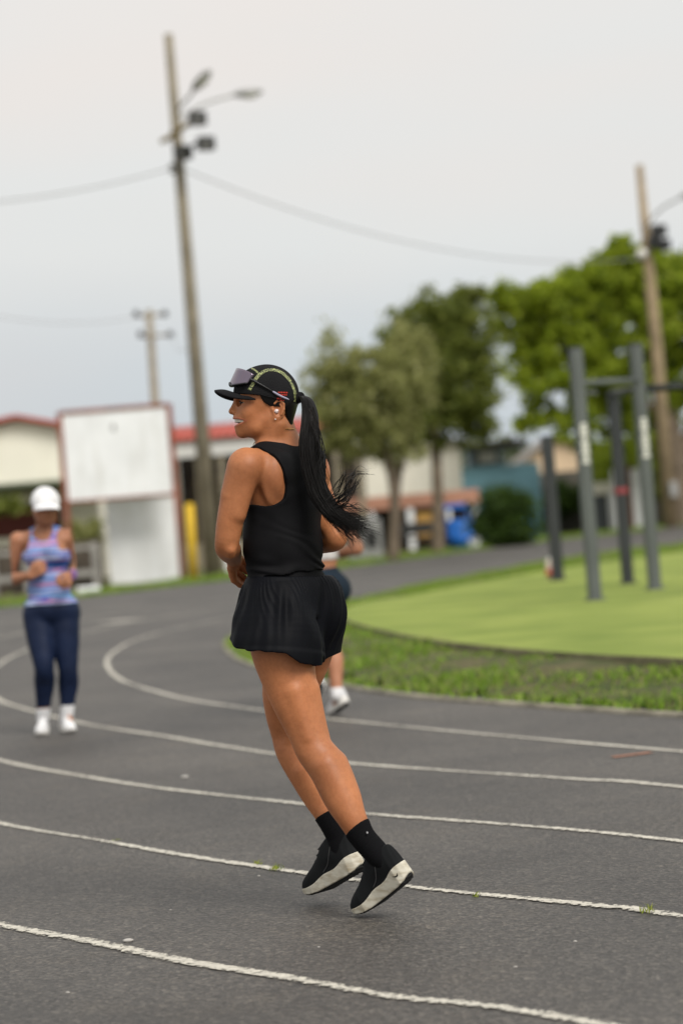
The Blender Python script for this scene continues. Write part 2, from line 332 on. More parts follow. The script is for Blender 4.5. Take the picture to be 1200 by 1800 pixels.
GRASS = leaf_mat('grass_blades', [(0.07, 0.12, 0.012), (0.14, 0.26, 0.02), (0.21, 0.36, 0.03), (0.29, 0.43, 0.055), (0.38, 0.34, 0.14)], 0.4)
def grass(P, z, hgt, wid, name, parent=None):
    n = len(P); a = rng.uniform(0, 2 * np.pi, n); h = hgt * rng.uniform(0.35, 1.2, n) * (0.75 + 0.55 * np.clip(np.sin(P[:, 0] * 4.1 + 2 * np.sin(P[:, 1] * 1.3)) * np.sin(P[:, 1] * 2.7 + P[:, 0]), -.8, 1)); w = wid * rng.uniform(0.6, 1.3, n)
    lean = rng.uniform(0.2, 1.6, n) * h; la = rng.uniform(0, 2 * np.pi, n)
    base = np.column_stack([P, z]); dx = np.column_stack([np.cos(a) * w, np.sin(a) * w, np.zeros(n)])
    tip = base + np.column_stack([np.cos(la) * lean, np.sin(la) * lean, h]); mid = base + np.column_stack([np.cos(la) * lean * .3, np.sin(la) * lean * .3, h * .6])
    V = np.stack([base - dx, base + dx, mid + dx * .7, tip, mid - dx * .7], 1).reshape(-1, 3)
    k = np.arange(n)[:, None] * 5; F = np.concatenate([k + [[0, 1, 2, 4]], k + [[4, 2, 3, 3]]])
    F3 = np.concatenate([k + [[0, 1, 2]], k + [[0, 2, 4]], k + [[4, 2, 3]]])
    o = mesh_np(name, V, F3, GRASS, parent, smooth=False)
    return o
# bank grass: clumpy, thinner over bare soil patches
ng = 340000
Pg = np.column_stack([rng.uniform(-1.5, 11, ng), rng.uniform(4, 56, ng)])
kk = in_poly(Pg, np.vstack([IN, [(45, 62), (45, 0)]])) & ~in_poly(Pg, np.array(PN)); Pg = Pg[kk]
cl = np.sin(Pg[:, 0] * 2.3 + 1.1) * np.sin(Pg[:, 1] * 1.7 + .4) + .5 * np.sin(Pg[:, 0] * 7 + Pg[:, 1] * 5)
Pg = Pg[rng.uniform(-1.2, 1, len(Pg)) < .5 + .55 * cl]
extra = Pg[rng.integers(0, len(Pg), 40000)] + rng.normal(0, .05, (40000, 2)); extra = extra[in_poly(extra, np.vstack([IN, [(45, 62), (45, 0)]])) & ~in_poly(extra, np.array(PN))]
Pg = np.vstack([Pg, extra])
dg = np.full(len(Pg), 9.0)
for q in IN: dg = np.minimum(dg, np.hypot(Pg[:, 0] - q[0], Pg[:, 1] - q[1]))
Pg = Pg[dg > .0]; dg = dg[dg > .0]
tag(grass(Pg, 0.01 + 0.10 * np.clip((dg - .1) / .9, 0, 1), 0.062, 0.0065, 'bank_grass'), 'tufty bright green grass on the bank around the turf pad', 'grass', kind='stuff')
# verge grass beyond the far asphalt
ed = [G(-300, 1090), G(0, 1068), G(180, 1045), G(385, 1021), G(560, 1003), G(700, 985), G(860, 964), G(1000, 946), G(1100, 936), G(1200, 924)]
E_ = np.array([(p.x, p.y) for p in ed]); E_ = resample(E_, .1)
n = 60000; ii = rng.integers(0, len(E_), n); Pv = E_[ii] + np.column_stack([rng.normal(0, .15, n), np.abs(rng.normal(0, 3.4, n)) + .02])
tag(grass(Pv, np.full(n, -0.055), .13, .016, 'verge_grass'), 'bright green grass verge along the far edge of the asphalt', 'grass', kind='stuff')
# weeds sprouting through the lane line
WEED = leaf_mat('weed_blades', [(0.10, 0.16, 0.02), (0.22, 0.28, 0.03), (0.34, 0.36, 0.06)], 0.3)
for i, (px, py, lab) in enumerate(((486, 1529, 'yellow-green weed tuft sprouting from the lane line beside the runner'), (452, 1520, 'small weed sprig beside the larger tuft on the lane line'), (1140, 1604, 'thin dry weed sprig growing on the lane line'), (205, 1478, 'sparse flat weed on the long lane line crossing behind the runner'), (835, 1577, 'tiny weed on the lane line ahead of the dry sprig'))):
    p = G(px, py); n = (26, 14, 22, 12, 8)[i]; s = (.030, .022, .035, .022, .018)[i]
    o = grass(np.column_stack([p.x + rng.normal(0, s * .32, n), p.y + rng.normal(0, s * .5, n)]), np.full(n, 0.002), s, .0022, 'weed')
    o.data.materials.clear(); o.data.materials.append(WEED); tag(o, lab, 'weed')

# ================================================================== BACKGROUND THINGS
CONC = mat('weathered_concrete', (0.24, 0.21, 0.155), rough=0.9, noise=0.25, nscale=1.5, bump=0.3, bscale=20)
WOODP = mat('tan_pole', (0.30, 0.23, 0.14), rough=0.85, noise=0.2, nscale=2)
DARKM = mat('dark_metal', (0.035, 0.036, 0.036), rough=0.5, noise=0.2, nscale=9)
GREYM = mat('galvanised_metal', (0.35, 0.35, 0.34), rough=0.45, metal=0.3, noise=0.1, nscale=4)
YELB = mat('weathered_yellow_bracket', (0.30, 0.22, 0.07), rough=0.7, noise=0.2, nscale=4)
WIREM = mat('wire_sheath', (0.30, 0.30, 0.30), rough=0.6, noise=0.1)
DGLASS = mat('unlit_flood_glass', (0.09, 0.09, 0.085), rough=0.2)
LENSG = mat('lamp_glass', (0.75, 0.74, 0.68), rough=0.25, noise=0.05)
def tree_loc(p): return Vector((p.x, p.y, 0))

# --- tall concrete utility pole with street lamps
zb = 63.5; base = At(376, 1012, zb); base.z = -0.06; top = At(296, 60, zb)
pole = empty('utility_pole', base, 'tall concrete utility pole with two street lamps, standing next to the yellow post', 'utility pole')
MB().tube([base, (base + top) / 2, top], [.23, .175, .115], 14).build('shaft', CONC, pole)
def lamp(root, a, mid, b, d):
    MB().tube(spline([a, mid, b], 8), .035, 8).build('lamp_arm', GREYM, root)
    R_ = Vector(d).to_track_quat('X', 'Z').to_matrix()
    h = MB(); h.sphere(b + Vector(d) * .28, .42, (1.0, .42, .26), 14, R_); ho = h.build('lamp_head', GREYM, root)
    MB().sphere(b + Vector(d) * .34 - Vector((0, 0, .07)), .24, (1.0, .6, .35), 12, R_).build('lamp_glass', LENSG, ho)
A_ = lambda x, y, dz=0: At(x, y, zb + dz)
lamp(pole, A_(309, 195), A_(330, 172, -.8), A_(345, 152, -1.3), (.55, -.55, .45))
lamp(pole, A_(313, 208), A_(365, 180, .2), A_(418, 165, .5), (.95, .1, .05))
MB().tube([A_(302, 236, -.3), A_(350, 205, -1.2)], .07, 8).build('cross_arm', YELB, pole)
MB().tube([A_(285, 248, .4), A_(304, 238, -.2)], .07, 8).build('cross_arm', YELB, pole)
for (x, y, dz) in ((347, 208, -1.2), (362, 252, -.8), (322, 268, -.5)):
    f_ = MB(); f_.box(A_(x, y, dz), (.42, .30, .36), .6, .04); fo = f_.build('floodlight', DARKM, pole)
    MB().box(A_(x, y + 2, dz - .17), (.34, .02, .28), .6, .005).build('floodlight_glass', DGLASS, fo)
MB().tube([A_(315, 262), A_(362, 248, -.7)], .04, 8).build('bracket', DARKM, pole)
for y in (290, 300): MB().tube([A_(308 + (y - 290) * .1, y - 3), A_(309 + (y - 290) * .1, y + 3)], .17, 12).build('clamp_band', GREYM, pole)

# --- second pole behind the white board
zb2 = 88; base2 = At(292, 1000, zb2); base2.z = -0.06
p2 = empty('utility_pole', base2, 'shorter utility pole with insulators rising behind the white board', 'utility pole')
MB().tube([base2, At(262, 545, zb2)], [.2, .13], 12).build('shaft', CONC, p2)
for y, x0, x1 in ((556, 240, 290), (592, 248, 300)):
    MB().tube([At(x0, y, zb2), At(x1, y - 4, zb2)], .05, 6).build('cross_arm', CONC, p2)
    for x in (x0, x1): MB().tube([At(x, y, zb2), At(x - 1, y - 10, zb2)], [.13, .09], 8).build('insulator', DARKM, p2)

# --- right pole by the big tree
zb3 = 86; base3 = At(1178, 924, zb3); base3.z = -0.06
p3 = empty('utility_pole', base3, 'tan utility pole in front of the big bright green tree', 'utility pole')
MB().tube([base3, At(1152, 600, zb3), At(1123, 290, zb3)], [.27, .22, .13], 12).build('shaft', WOODP, p3)
for (x, y, w_) in ((1157, 405, .5), (1165, 430, .45), (1150, 425, .4)):
    fo = MB().box(At(x, y, zb3 - .4), (w_, .35, .42), .5, .05).build('floodlight', DARKM, p3)
MB().tube([At(1137, 440, zb3), At(1170, 420, zb3 - .4)], .05, 6).build('bracket', DARKM, p3)
ho = MB().sphere(At(1127, 446, zb3 - .5), .2, (1, 1, 1), 12).build('lamp_globe', LENSG, p3)
MB().tube(spline([At(1133, 400, zb3), At(1160, 368, zb3 - 1), At(1200, 345, zb3 - 2)], 6), .04, 6).build('lamp_arm', GREYM, p3)
MB().sphere(At(1215, 342, zb3 - 2), .4, (1, .45, .3), 12).build('lamp_head', GREYM, p3)
MB().box(At(1183, 860, zb3 - .35), (.28, .2, .55), 0, .03).build('meter_box', GREYM, p3)

# --- overhead wires
def wire(a, b, sag, lab, r=.012):
    P_ = [a.lerp(b, t_) - Vector((0, 0, sag * 4 * t_ * (1 - t_))) for t_ in np.linspace(0, 1, 24)]
    tag(MB().tube(P_, r, 6).build('overhead_wire', WIREM), lab, 'wire', 'overhead wires')
wire(A_(311, 292), At(1138, 452, zb3), 1.0, 'overhead wire sagging from the tall concrete pole to the tan pole', .017)
wire(A_(311, 292), At(-160, 362, 60), .25, 'overhead wire leaving the tall concrete pole away from the tree side', .017)
wire(At(300, 588, zb2), A_(332, 612, 1), .3, 'short wire between the insulator pole and the tall concrete pole')
wire(At(240, 556, zb2), At(-200, 500, 70), .6, 'thin wire leaving the insulator pole past the white board')

# --- billboard
RUST = mat('rust_red_paint', (0.25, 0.075, 0.045), rough=0.75, noise=0.25, nscale=3)
WHITE = mat('weathered_white_paint', (0.84, 0.86, 0.87), rough=0.7, noise=0.06, nscale=1.2)
def streak(m, c, sc=(2.2, 2.2, .25), lo_=.5, hi_=.8):
    b = m.node_tree.nodes['Principled BSDF']; src = b.inputs['Base Color'].links[0].from_socket
    tc_ = N(m, 'ShaderNodeTexCoord'); mp_ = N(m, 'ShaderNodeMapping'); mp_.inputs['Scale'].default_value = sc; n = N(m, 'ShaderNodeTexNoise'); n.inputs['Scale'].default_value = 1.6; n.inputs['Detail'].default_value = 7; n.inputs['Roughness'].default_value = .65
    Lk(m, tc_.outputs['Object'], mp_.inputs[0]); Lk(m, mp_.outputs[0], n.inputs[0]); r = N(m, 'ShaderNodeValToRGB'); r.color_ramp.elements[0].position = lo_; r.color_ramp.elements[1].position = hi_; Lk(m, n.outputs[0], r.inputs[0])
    mi = N(m, 'ShaderNodeMix', data_type='RGBA'); mi.inputs[7].default_value = (*c, 1); Lk(m, r.outputs[0], mi.inputs[0]); Lk(m, src, mi.inputs[6]); Lk(m, mi.outputs[2], b.inputs['Base Color'])
streak(WHITE, (.63, .63, .60))
zq = 62.0
bb = empty('billboard', Vector((At(205, 1000, zq).x, zq, -.06)), 'blank white board in a rust red frame on two posts', 'billboard')
bl, br_ = At(108, 722, zq), At(294, 722, zq)
bot = At(205, 874, zq).z
cx = (bl.x + br_.x) / 2; topz = (bl.z + br_.z) / 2
W = br_.x - bl.x
pan = MB(); pan.box((cx, zq, (topz + bot) / 2), (W, .05, topz - bot), 0, .01); pan.build('panel', WHITE, bb)
MB().sphere((cx - .05, zq - .035, topz - .42), .09, (.6, .2, 1.2), 8).build('stain_plate', GREYM, bb)
for sx, x in ((-1, bl.x - .06), (1, br_.x + .06)):
    MB().box((x, zq, (topz + .07 - .06) / 2), (.13, .13, topz + .13), 0, .01).build('post', RUST, bb)
MB().box((cx, zq, topz + .05), (W + .02, .12, .10), 0, .01).build('frame_rail', RUST, bb)
MB().box((cx, zq, bot - .03), (W + .02, .10, .06), 0, .01).build('frame_rail', RUST, bb)
# low white wall below it
zw = 63.2; a1, a2 = At(182, 880, zw), At(312, 1002, zw)
ww = MB(); ww.box(((a1.x + a2.x) / 2 + .05, zw, (a1.z - .06) / 2), (a2.x - a1.x, .18, a1.z + .06), 0, .015)
ww.box(((a1.x + a2.x) / 2 + .05, zw, a1.z + .03), (a2.x - a1.x + .1, .26, .06), 0, .01)
tag(ww.build('low_wall', WHITE), 'low white painted wall standing under the blank board', 'wall')
# yellow post
YEL = mat('yellow_paint', (0.62, 0.40, 0.03), rough=0.6, noise=0.12, nscale=3)
pz = 61.5; yb = At(340, 1014, pz); yr = empty('yellow_post', Vector((yb.x, pz, -.06)), 'thick yellow post at the foot of the tall concrete pole', 'post')
yt = At(330, 888, pz); MB().tube([(yb.x, pz, -.06), (yt.x + .04, pz, yt.z)], .115, 14).build('shaft', YEL, yr); MB().sphere((yt.x + .04, pz, yt.z), .115, (1, 1, .4), 12).build('cap', YEL, yr)

# --- roadside barrier at the left: concrete posts with two rails over a dark planter wall
BROWN = mat('dark_stone_wall', (0.085, 0.07, 0.055), rough=0.95, noise=0.4, nscale=1.6)
RAILM = mat('grey_concrete_rail', (0.30, 0.29, 0.27), rough=0.9, noise=0.2, nscale=2)
zf = 60.5; x0, x1 = At(-140, 1000, zf).x, At(176, 1000, zf).x
dw = MB(); dw.box(((x0 + x1) / 2, zf + .8, .55), (x1 - x0, .25, 1.2), 0, .02); tag(dw.build('planter_wall', BROWN), 'low dark brown stone wall behind the concrete rail', 'wall')
fe = empty('barrier', Vector(((x0 + x1) / 2, zf, -.06)), 'grey concrete rail barrier beside the grass verge', 'barrier')
for z_, hh in ((.34, .16), (.98, .10)): MB().box(((x0 + x1) / 2, zf, z_), (x1 - x0, .12, hh), 0, .015).build('rail', RAILM, fe)
for x in np.linspace(x0 + .1, x1 - .1, 6): MB().box((x, zf + .02, .52), (.16, .18, 1.16), 0, .015).build('post', RAILM, fe)
lit = MB(); p = At(155, 1040, 52); lit.box((p.x, 52, .06), (.5, .25, .2), .3, .05); tag(lit.build('litter_bag', WHITE), 'pale plastic litter lying in the verge grass', 'litter')

# --- houses on the left
CREAM = mat('cream_render', (0.84, 0.81, 0.70), rough=0.85, noise=0.04, nscale=.8)
streak(CREAM, (.60, .55, .43), lo_=.55, hi_=.9)
REDR = mat('red_metal_roof', (0.40, 0.075, 0.05), rough=0.6, noise=0.18, nscale=1.0)
DARKI = mat('dark_timber', (0.05, 0.042, 0.036), rough=0.9, noise=0.3, nscale=1)
FASC = mat('white_fascia', (0.62, 0.62, 0.60), rough=0.7, noise=0.06)
zh = 76.0
def gable_house(zf_, xl, xr, eave, ridge_x, ridge_z, depth, root, wallm, roofm, over=.35):
    w = MB(); f0 = [(xl, zf_, -.06), (xr, zf_, -.06), (xr, zf_, eave), (ridge_x, zf_, ridge_z), (xl, zf_, eave)]
    bk = [(x, zf_ + depth, z) for x, y, z in f0]
    v0 = [w.bm.verts.new(q) for q in f0]; v1 = [w.bm.verts.new(q) for q in bk]
    w.bm.faces.new(v0); w.bm.faces.new(v1[::-1])
    for i in range(5): w.bm.faces.new((v0[i], v0[(i + 1) % 5], v1[(i + 1) % 5], v1[i]))
    w.build('wall', wallm, root)
    for sx, xe in ((-1, xl), (1, xr)):
        sl_ = (ridge_z - eave) / abs(ridge_x - xe)
        r_ = MB(); n_ = 14
        L_ = abs(ridge_x - xe) + over
        ang = math.atan(sl_)
        c_ = Vector((ridge_x + sx * L_ / 2, zf_ + depth / 2, ridge_z - sl_ * L_ / 2 + .10))
        Rm = Matrix.Rotation(sx * ang, 3, 'Y')
        r_.box(c_, (L_ / math.cos(ang), depth + .8, .08), R=Rm)
        ro = r_.build('roof', roofm, root)
        rb = MB()
        for q in np.linspace(-depth / 2 - .3, depth / 2 + .3, 18):
            rb.box(c_ + Vector((0, q, 0)) + Rm @ Vector((0, 0, .06)), (L_ / math.cos(ang), .05, .05), R=Rm)
        rb.build('roof_seam', roofm, ro)
ev = At(0, 768, zh).z; rg = At(42, 744, zh)
h1 = empty('house', Vector((rg.x, zh, -.06)), 'cream walled house with a low red gable roof', 'house')
gable_house(zh, At(-170, 800, zh).x, At(165, 800, zh).x, ev - .1, rg.x - .2, rg.z + .1, 9, h1, CREAM, REDR)
can = MB(); can.box((At(60, 860, zh).x, zh - 1.2, At(60, 858, zh).z), (7.4, 2.4, .10), R=Matrix.Rotation(math.radians(-5), 3, 'X')); can.build('canopy', mat('grey_green_canopy', (0.17, 0.20, 0.14), noise=.2, nscale=1), h1)
MB().box((At(20, 915, zh).x, zh - .05, At(20, 905, zh).z - .2), (3.2, .08, 1.0)).build('door', mat('maroon_door', (0.12, 0.03, 0.025), noise=.2), h1)
# long open shed with red roof
zs = 82.0; sl0, sr0 = At(296, 790, zs).x, At(640, 790, zs).x
sh = empty('shed', Vector(((sl0 + sr0) / 2, zs, -.06)), 'long open shed with red metal roof and white fascia', 'shed')
tz, bz = At(360, 772, zs).z, At(360, 802, zs).z
MB().box(((sl0 + sr0) / 2, zs, (tz + bz) / 2), (sr0 - sl0, .12, tz - bz), 0, .01).build('fascia', FASC, sh)
rr = At(360, 747, zs + 5).z
r_ = MB(); r_.face([(sl0 - .2, zs - .2, tz + .02), (sr0 + .2, zs - .2, tz + .02), (sr0 + .2, zs + 5, rr), (sl0 - .2, zs + 5, rr)]); r_.face([(sl0 - .2, zs - .2, tz - .04), (sr0 + .2, zs - .2, tz - .04), (sr0 + .2, zs + 5, rr - .06), (sl0 - .2, zs + 5, rr - .06)])
ro = r_.build('roof', REDR, sh)
sm = MB()
for x in np.linspace(sl0, sr0, 26): sm.tube([(x, zs - .22, tz + .05), (x, zs + 5, rr + .03)], .04, 5)
sm.build('roof_seam', REDR, ro)
MB().box(((sl0 + sr0) / 2, zs + 5, rr / 2 - .1), (sr0 - sl0, .15, rr - .1)).build('back_wall', DARKI, sh)
for x in np.linspace(sl0 + .2, sr0 - .2, 9): MB().box((x, zs + .1, bz / 2 - .03), (.2, .2, bz + .06), 0, .01).build('post', CONC, sh)
for i, x in enumerate(np.linspace(sl0 + .9, sr0 - .9, 7)): MB().box((x, zs + 2.2, bz * .4), (.55, .1, bz * .8 + .1), 0, .01).build('screen_board', mat('brown_board', (0.12 + .03 * (i % 3), 0.095 + .02 * (i % 3), 0.065), noise=.3), sh)
MB().box(((sl0 + sr0) / 2, zs - .05, .35), (sr0 - sl0, .12, .8), 0, .01).build('low_wall', CONC, sh)
cm = mat('brown_carton', (0.45, 0.42, 0.36), noise=.1)
fz = 70.0; p = At(408, 1000, fz); lb = MB(); lb.box((p.x, fz, .55), (.35, .3, 1.2), 0, .03); tag(lb.build('marker_box', WHITE), 'narrow white box standing behind the runner by the shed', 'box')

# --- buildings behind the middle trees
zc = 92.0
b1 = empty('building', Vector((At(660, 960, zc).x, zc, -.06)), 'cream building behind the olive tree', 'building')
xl, xr = At(520, 880, zc).x, At(815, 880, zc).x; tz = At(660, 792, zc).z
MB().box(((xl + xr) / 2, zc + 3, tz / 2 - .03), (xr - xl, 6, tz + .06), 0, .02).build('wall', CREAM, b1)
MB().box(((xl + xr) / 2, zc + 3, tz + .1), (xr - xl + .6, 6.6, .22), 0, .02).build('roof', mat('pale_roof', (.45, .43, .4), noise=.15), b1)
TERRA = mat('terracotta_awning', (0.42, 0.22, 0.15), rough=.8, noise=.15, nscale=1)
za = 84.0
aw = empty('market_shelter', Vector((At(755, 960, za).x, za, -.06)), 'open shelter with a terracotta awning and white posts under the trees', 'shelter')
xl, xr = At(560, 880, za).x, At(842, 880, za).x; z1 = At(760, 868, za).z; z0 = At(760, 889, za).z
MB().box(((xl + xr) / 2, za, (z0 + z1) / 2), (xr - xl, .2, z1 - z0), 0, .02).build('awning_band', TERRA, aw)
MB().box(((xl + xr) / 2, za + 1.6, z1 + .02), (xr - xl, 3.2, .06)).build('awning_roof', TERRA, aw)
MB().box(((xl + xr) / 2, za + 3.2, z1 / 2 - .05), (xr - xl, .1, z1)).build('back_wall', DARKI, aw)
for x_ in (600, 655, 722, 790, 836):
    x = At(x_, 920, za).x; MB().box((x, za + .02, z0 / 2 - .03), (.14 if x_ != 722 else .22, .14, z0 + .06), 0, .01).build('post', WHITE, aw)
OCH = mat('ochre_paint', (0.35, 0.20, 0.05), noise=.15)
pz = 82.5; p = At(745, 925, pz); tag(MB().box((p.x, pz, p.z), (.55, .4, .9), .1, .04).build('ochre_box', OCH), 'ochre yellow box under the terracotta awning', 'box')
pz = 76.0; p = At(735, 955, pz); bn = empty('bench', Vector((p.x, pz, -.06)), 'dark low bench under the trees in front of the awning', 'bench')
MB().box((p.x, pz, .42), (1.7, .45, .07), 0, .02).build('seat', DARKM, bn); MB().box((p.x, pz + .25, .72), (1.7, .05, .35), 0, .02).build('backrest', DARKM, bn)
for sx in (-.7, .7): MB().box((p.x + sx, pz, .17), (.08, .42, .45), 0, .01).build('leg', DARKM, bn)
pz = 70.0; p = At(652, 940, pz); cb = empty('grey_cabinet', Vector((p.x, pz, -.06)), 'pale grey cabinet standing beside the olive tree trunk', 'cabinet')
MB().box((p.x - .2, pz, .55), (1.0, .5, 1.15), 0, .04).build('body', GREYM, cb); MB().box((p.x, pz - .26, .55), (.34, .03, .5), 0, .01).build('vent', DARKM, cb)
# blue drum bin with hood
BLUE = mat('blue_plastic', (0.012, 0.13, 0.50), rough=0.45, noise=0.1, nscale=3)
pz = 76.5; p = At(811, 962, pz); bd = empty('waste_drum', Vector((p.x, pz, -.06)), 'bright blue waste drum under a blue hood beside the round bush', 'waste bin')
hz = At(811, 913, pz).z; MB().tube([(p.x, pz, -.06), (p.x, pz, hz * .3), (p.x, pz, hz * .33), (p.x, pz, hz * .36), (p.x, pz, hz * .97), (p.x, pz, hz)], [.40, .41, .43, .41, .41, .39], 20).build('drum', BLUE, bd)
h2 = At(811, 884, pz).z; MB().box((p.x - .12, pz, h2 - .1), (.78, .7, .16), 0, .04).build('hood', BLUE, bd)
for sx in (-.36, .32): MB().tube([(p.x + sx - .05, pz + .25, 0), (p.x + sx - .05, pz + .25, h2 - .1)], .035, 8).build('hood_post', BLUE, bd)
pz = 74.0; p = At(832, 952, pz); tag(MB().box((p.x, pz, .12), (.26, .2, .32), .4, .04).build('white_bag', WHITE), 'small white bag on the ground beside the blue drum', 'bag')
# blue house
PBLUE = mat('pale_blue_render', (0.20, 0.38, 0.46), rough=.85, noise=.08, nscale=.7)
zb_ = 96.0; bh = empty('blue_house', Vector((At(845, 950, zb_).x, zb_, -.06)), 'pale blue two storey house with dark flat roof behind the round bush', 'house')
xl, xr = At(798, 860, zb_).x, At(950, 860, zb_).x; tz = At(850, 822, zb_).z
MB().box(((xl + xr) / 2, zb_ + 3, tz / 2), (xr - xl, 6, tz + .1), 0, .02).build('wall', PBLUE, bh)
xa, xb = At(830, 800, zb_).x, At(882, 800, zb_).x; t2 = At(850, 786, zb_).z
MB().box(((xa + xb) / 2, zb_ + 2.5, (tz + t2) / 2), (xb - xa, 4, t2 - tz), 0, .02).build('upper_storey', mat('grey_blue_wall', (.26, .33, .36), noise=.1), bh)
MB().box(((xa + xb) / 2 + .3, zb_ + 2, t2 + .08), (xb - xa + 1.3, 5.4, .2), 0, .02).build('roof', DARKI, bh)
wn_ = MB().box(((xa + xb) / 2, zb_ + .46, (tz + t2) / 2), (.8, .1, .55), 0, .01).build('window', DARKI, bh)
MB().box(((xa + xb) / 2, zb_ + .40, (tz + t2) / 2), (.7, .03, .45)).build('pane', LENSG, wn_)
# peach house on the right, gate and fence boards
PEACH = mat('peach_render', (0.66, 0.50, 0.34), rough=.85, noise=.08, nscale=.6)
zp = 112.0; ph = empty('peach_house', Vector((At(1010, 930, zp).x, zp, -.06)), 'peach coloured house glimpsed between the grey exercise posts', 'house')
xl, xr = At(930, 860, zp).x, At(1075, 860, zp).x; tz = At(1010, 778, zp).z
gable_house(zp, xl, xr, tz - .6, (xl + xr) / 2 - .6, tz + .3, 8, ph, PEACH, mat('grey_roof', (.3, .28, .26), noise=.2))
MB().box((xl + 1.2, zp - .03, tz * .5), (1.0, .08, .8)).build('window', DARKI, ph)
zg = 93.0; gt = empty('yard_gate', Vector((At(1057, 935, zg).x, zg, -.06)), 'dark grey yard gate with pale header between white pillars', 'gate')
gx0, gx1 = At(1038, 900, zg).x, At(1068, 900, zg).x; gz = At(1055, 868, zg).z
MB().box(((gx0 + gx1) / 2, zg, gz / 2), (gx1 - gx0, .08, gz), 0, .01).build('leaf', mat('slate_metal', (.10, .11, .12), noise=.2), gt)
MB().box(((gx0 + gx1) / 2, zg, gz + .2), (gx1 - gx0 + .5, .3, .45), 0, .02).build('header', CREAM, gt)
for x in (gx0 - .15, gx1 + .18): MB().box((x, zg, gz / 2), (.28, .3, gz + .1), 0, .02).build('pillar', WHITE, gt)
zz = 92.0; x = At(1104, 900, zz).x; tag(MB().box((x, zz, 1.15), (.55, .08, 2.4), 0, .01).build('brown_panel', mat('brown_sheet', (.16, .075, .045), noise=.2)), 'rusty brown sheet panel beside the yard gate', 'panel')
for x_, lab in ((1120, 'white pillar beside the rusty brown panel'), (1086, 'white pillar between the yard gate and the brown panel')):
    x = At(x_, 900, zz).x; tag(MB().box((x, zz, 1.1), (.3, .3, 2.3), 0, .02).build('fence_pillar', WHITE), lab, 'pillar')
bw = MB(); bw.box((At(1250, 900, 99).x, 99, 1.2), (14, .2, 2.5), 0, .02); tag(bw.build('boundary_wall', mat('mossy_wall', (.13, .12, .10), noise=.35, nscale=.8)), 'dark mossy boundary wall behind the tan pole', 'wall')
pz = 80; p = At(925, 905, pz); tag(MB().box((p.x, pz, p.z - .3), (.5, .4, 1.3), 0, .04).build('blue_crate', BLUE), 'blue box seen past the dark thin exercise post', 'box')

# --- trees
BARK = mat('grey_bark', (0.16, 0.125, 0.09), rough=.95, noise=.3, nscale=3, bump=.5, bscale=12)
def tree(name, base, trunks, blobs, leaf, m, label, group=None, seedv=1, fill=.35):
    r = np.random.default_rng(seedv); root = empty(name, base, label, 'tree' if 'bush' not in name else 'bush', group)
    tk = MB()
    for P_, r0, r1 in trunks:
        C = spline([np.array(q) for q in P_], 6); tk.tube([Vector(q) for q in C], np.linspace(r0, r1, len(C)).tolist(), 8)
    ends = [Vector(t_[0][-1]) for t_ in trunks]
    for (c, rad, nn) in blobs:
        if not ends: break
        e_ = min(ends, key=lambda q: (q - Vector(c)).length); mid = (e_ + Vector(c)) / 2 + Vector(r.normal(0, .12, 3))
        C = spline([np.array(e_), np.array(mid), np.array(c)], 5); tk.tube([Vector(q) for q in C], np.linspace(.06, .015, len(C)).tolist(), 5)
    if ends: tk.build('trunk', BARK, root)
    else: tk.bm.free()
    P_ = []
    for (c, rad, nn) in blobs:
        nn = int(nn * 1.55); nc = max(3, nn // 62) if nn > 700 else max(6, nn // 9); d = r.normal(size=(nc, 3)); d /= np.linalg.norm(d, axis=1)[:, None]
        rr_ = r.uniform(fill, 1.0, nc) ** .6 * r.choice([1.0, 1.0, 1.12, 1.3], nc)
        cc = np.array(c) + d * np.array(rad) * rr_[:, None]
        k = r.integers(0, nc, nn); P_.append(cc[k] + r.normal(0, 1, (nn, 3)) * (.15 * min(rad) ** .5 * r.uniform(.7, 1.5, nc))[k][:, None] * [1, 1, .75])
    P_ = np.concatenate(P_); n_ = len(P_)
    a = r.normal(size=(n_, 3)); a /= np.linalg.norm(a, axis=1)[:, None]; b = np.cross(a, r.normal(size=(n_, 3))); b /= np.linalg.norm(b, axis=1)[:, None]
    s_ = 1.1 * leaf * r.uniform(.6, 1.3, n_)[:, None]
    V = np.stack([P_ - a * s_, P_ + b * s_ * .42, P_ + a * s_, P_ - b * s_ * .42], 1).reshape(-1, 3)
    mesh_np('crown', V, np.arange(n_ * 4).reshape(-1, 4), m, root, smooth=False)
    return root
OLIVE = leaf_mat('olive_leaves', [(0.15, 0.16, 0.05), (0.28, 0.30, 0.10), (0.38, 0.39, 0.14), (0.48, 0.47, 0.22)], .5)
DEEP = leaf_mat('deep_green_leaves', [(0.08, 0.11, 0.02), (0.19, 0.23, 0.04), (0.30, 0.33, 0.08)], .5)
BRIGHT = leaf_mat('bright_green_leaves', [(0.10, 0.15, 0.012), (0.23, 0.31, 0.02), (0.36, 0.44, 0.03), (0.46, 0.53, 0.07)], .55)
SHRUB = leaf_mat('shrub_leaves', [(0.02, 0.045, 0.008), (0.045, 0.085, 0.012), (0.08, 0.14, 0.018)], .3)
def blob(px, py, z, rpx, rpy, n, rz=None):
    s = z / FPX; return (tuple(At(px, py, z)), (rpx * s, (rz if rz else (rpx + rpy) / 2) * s, rpy * s), n)
z1 = 64; b0 = G(690, 985); b0.z = -.05
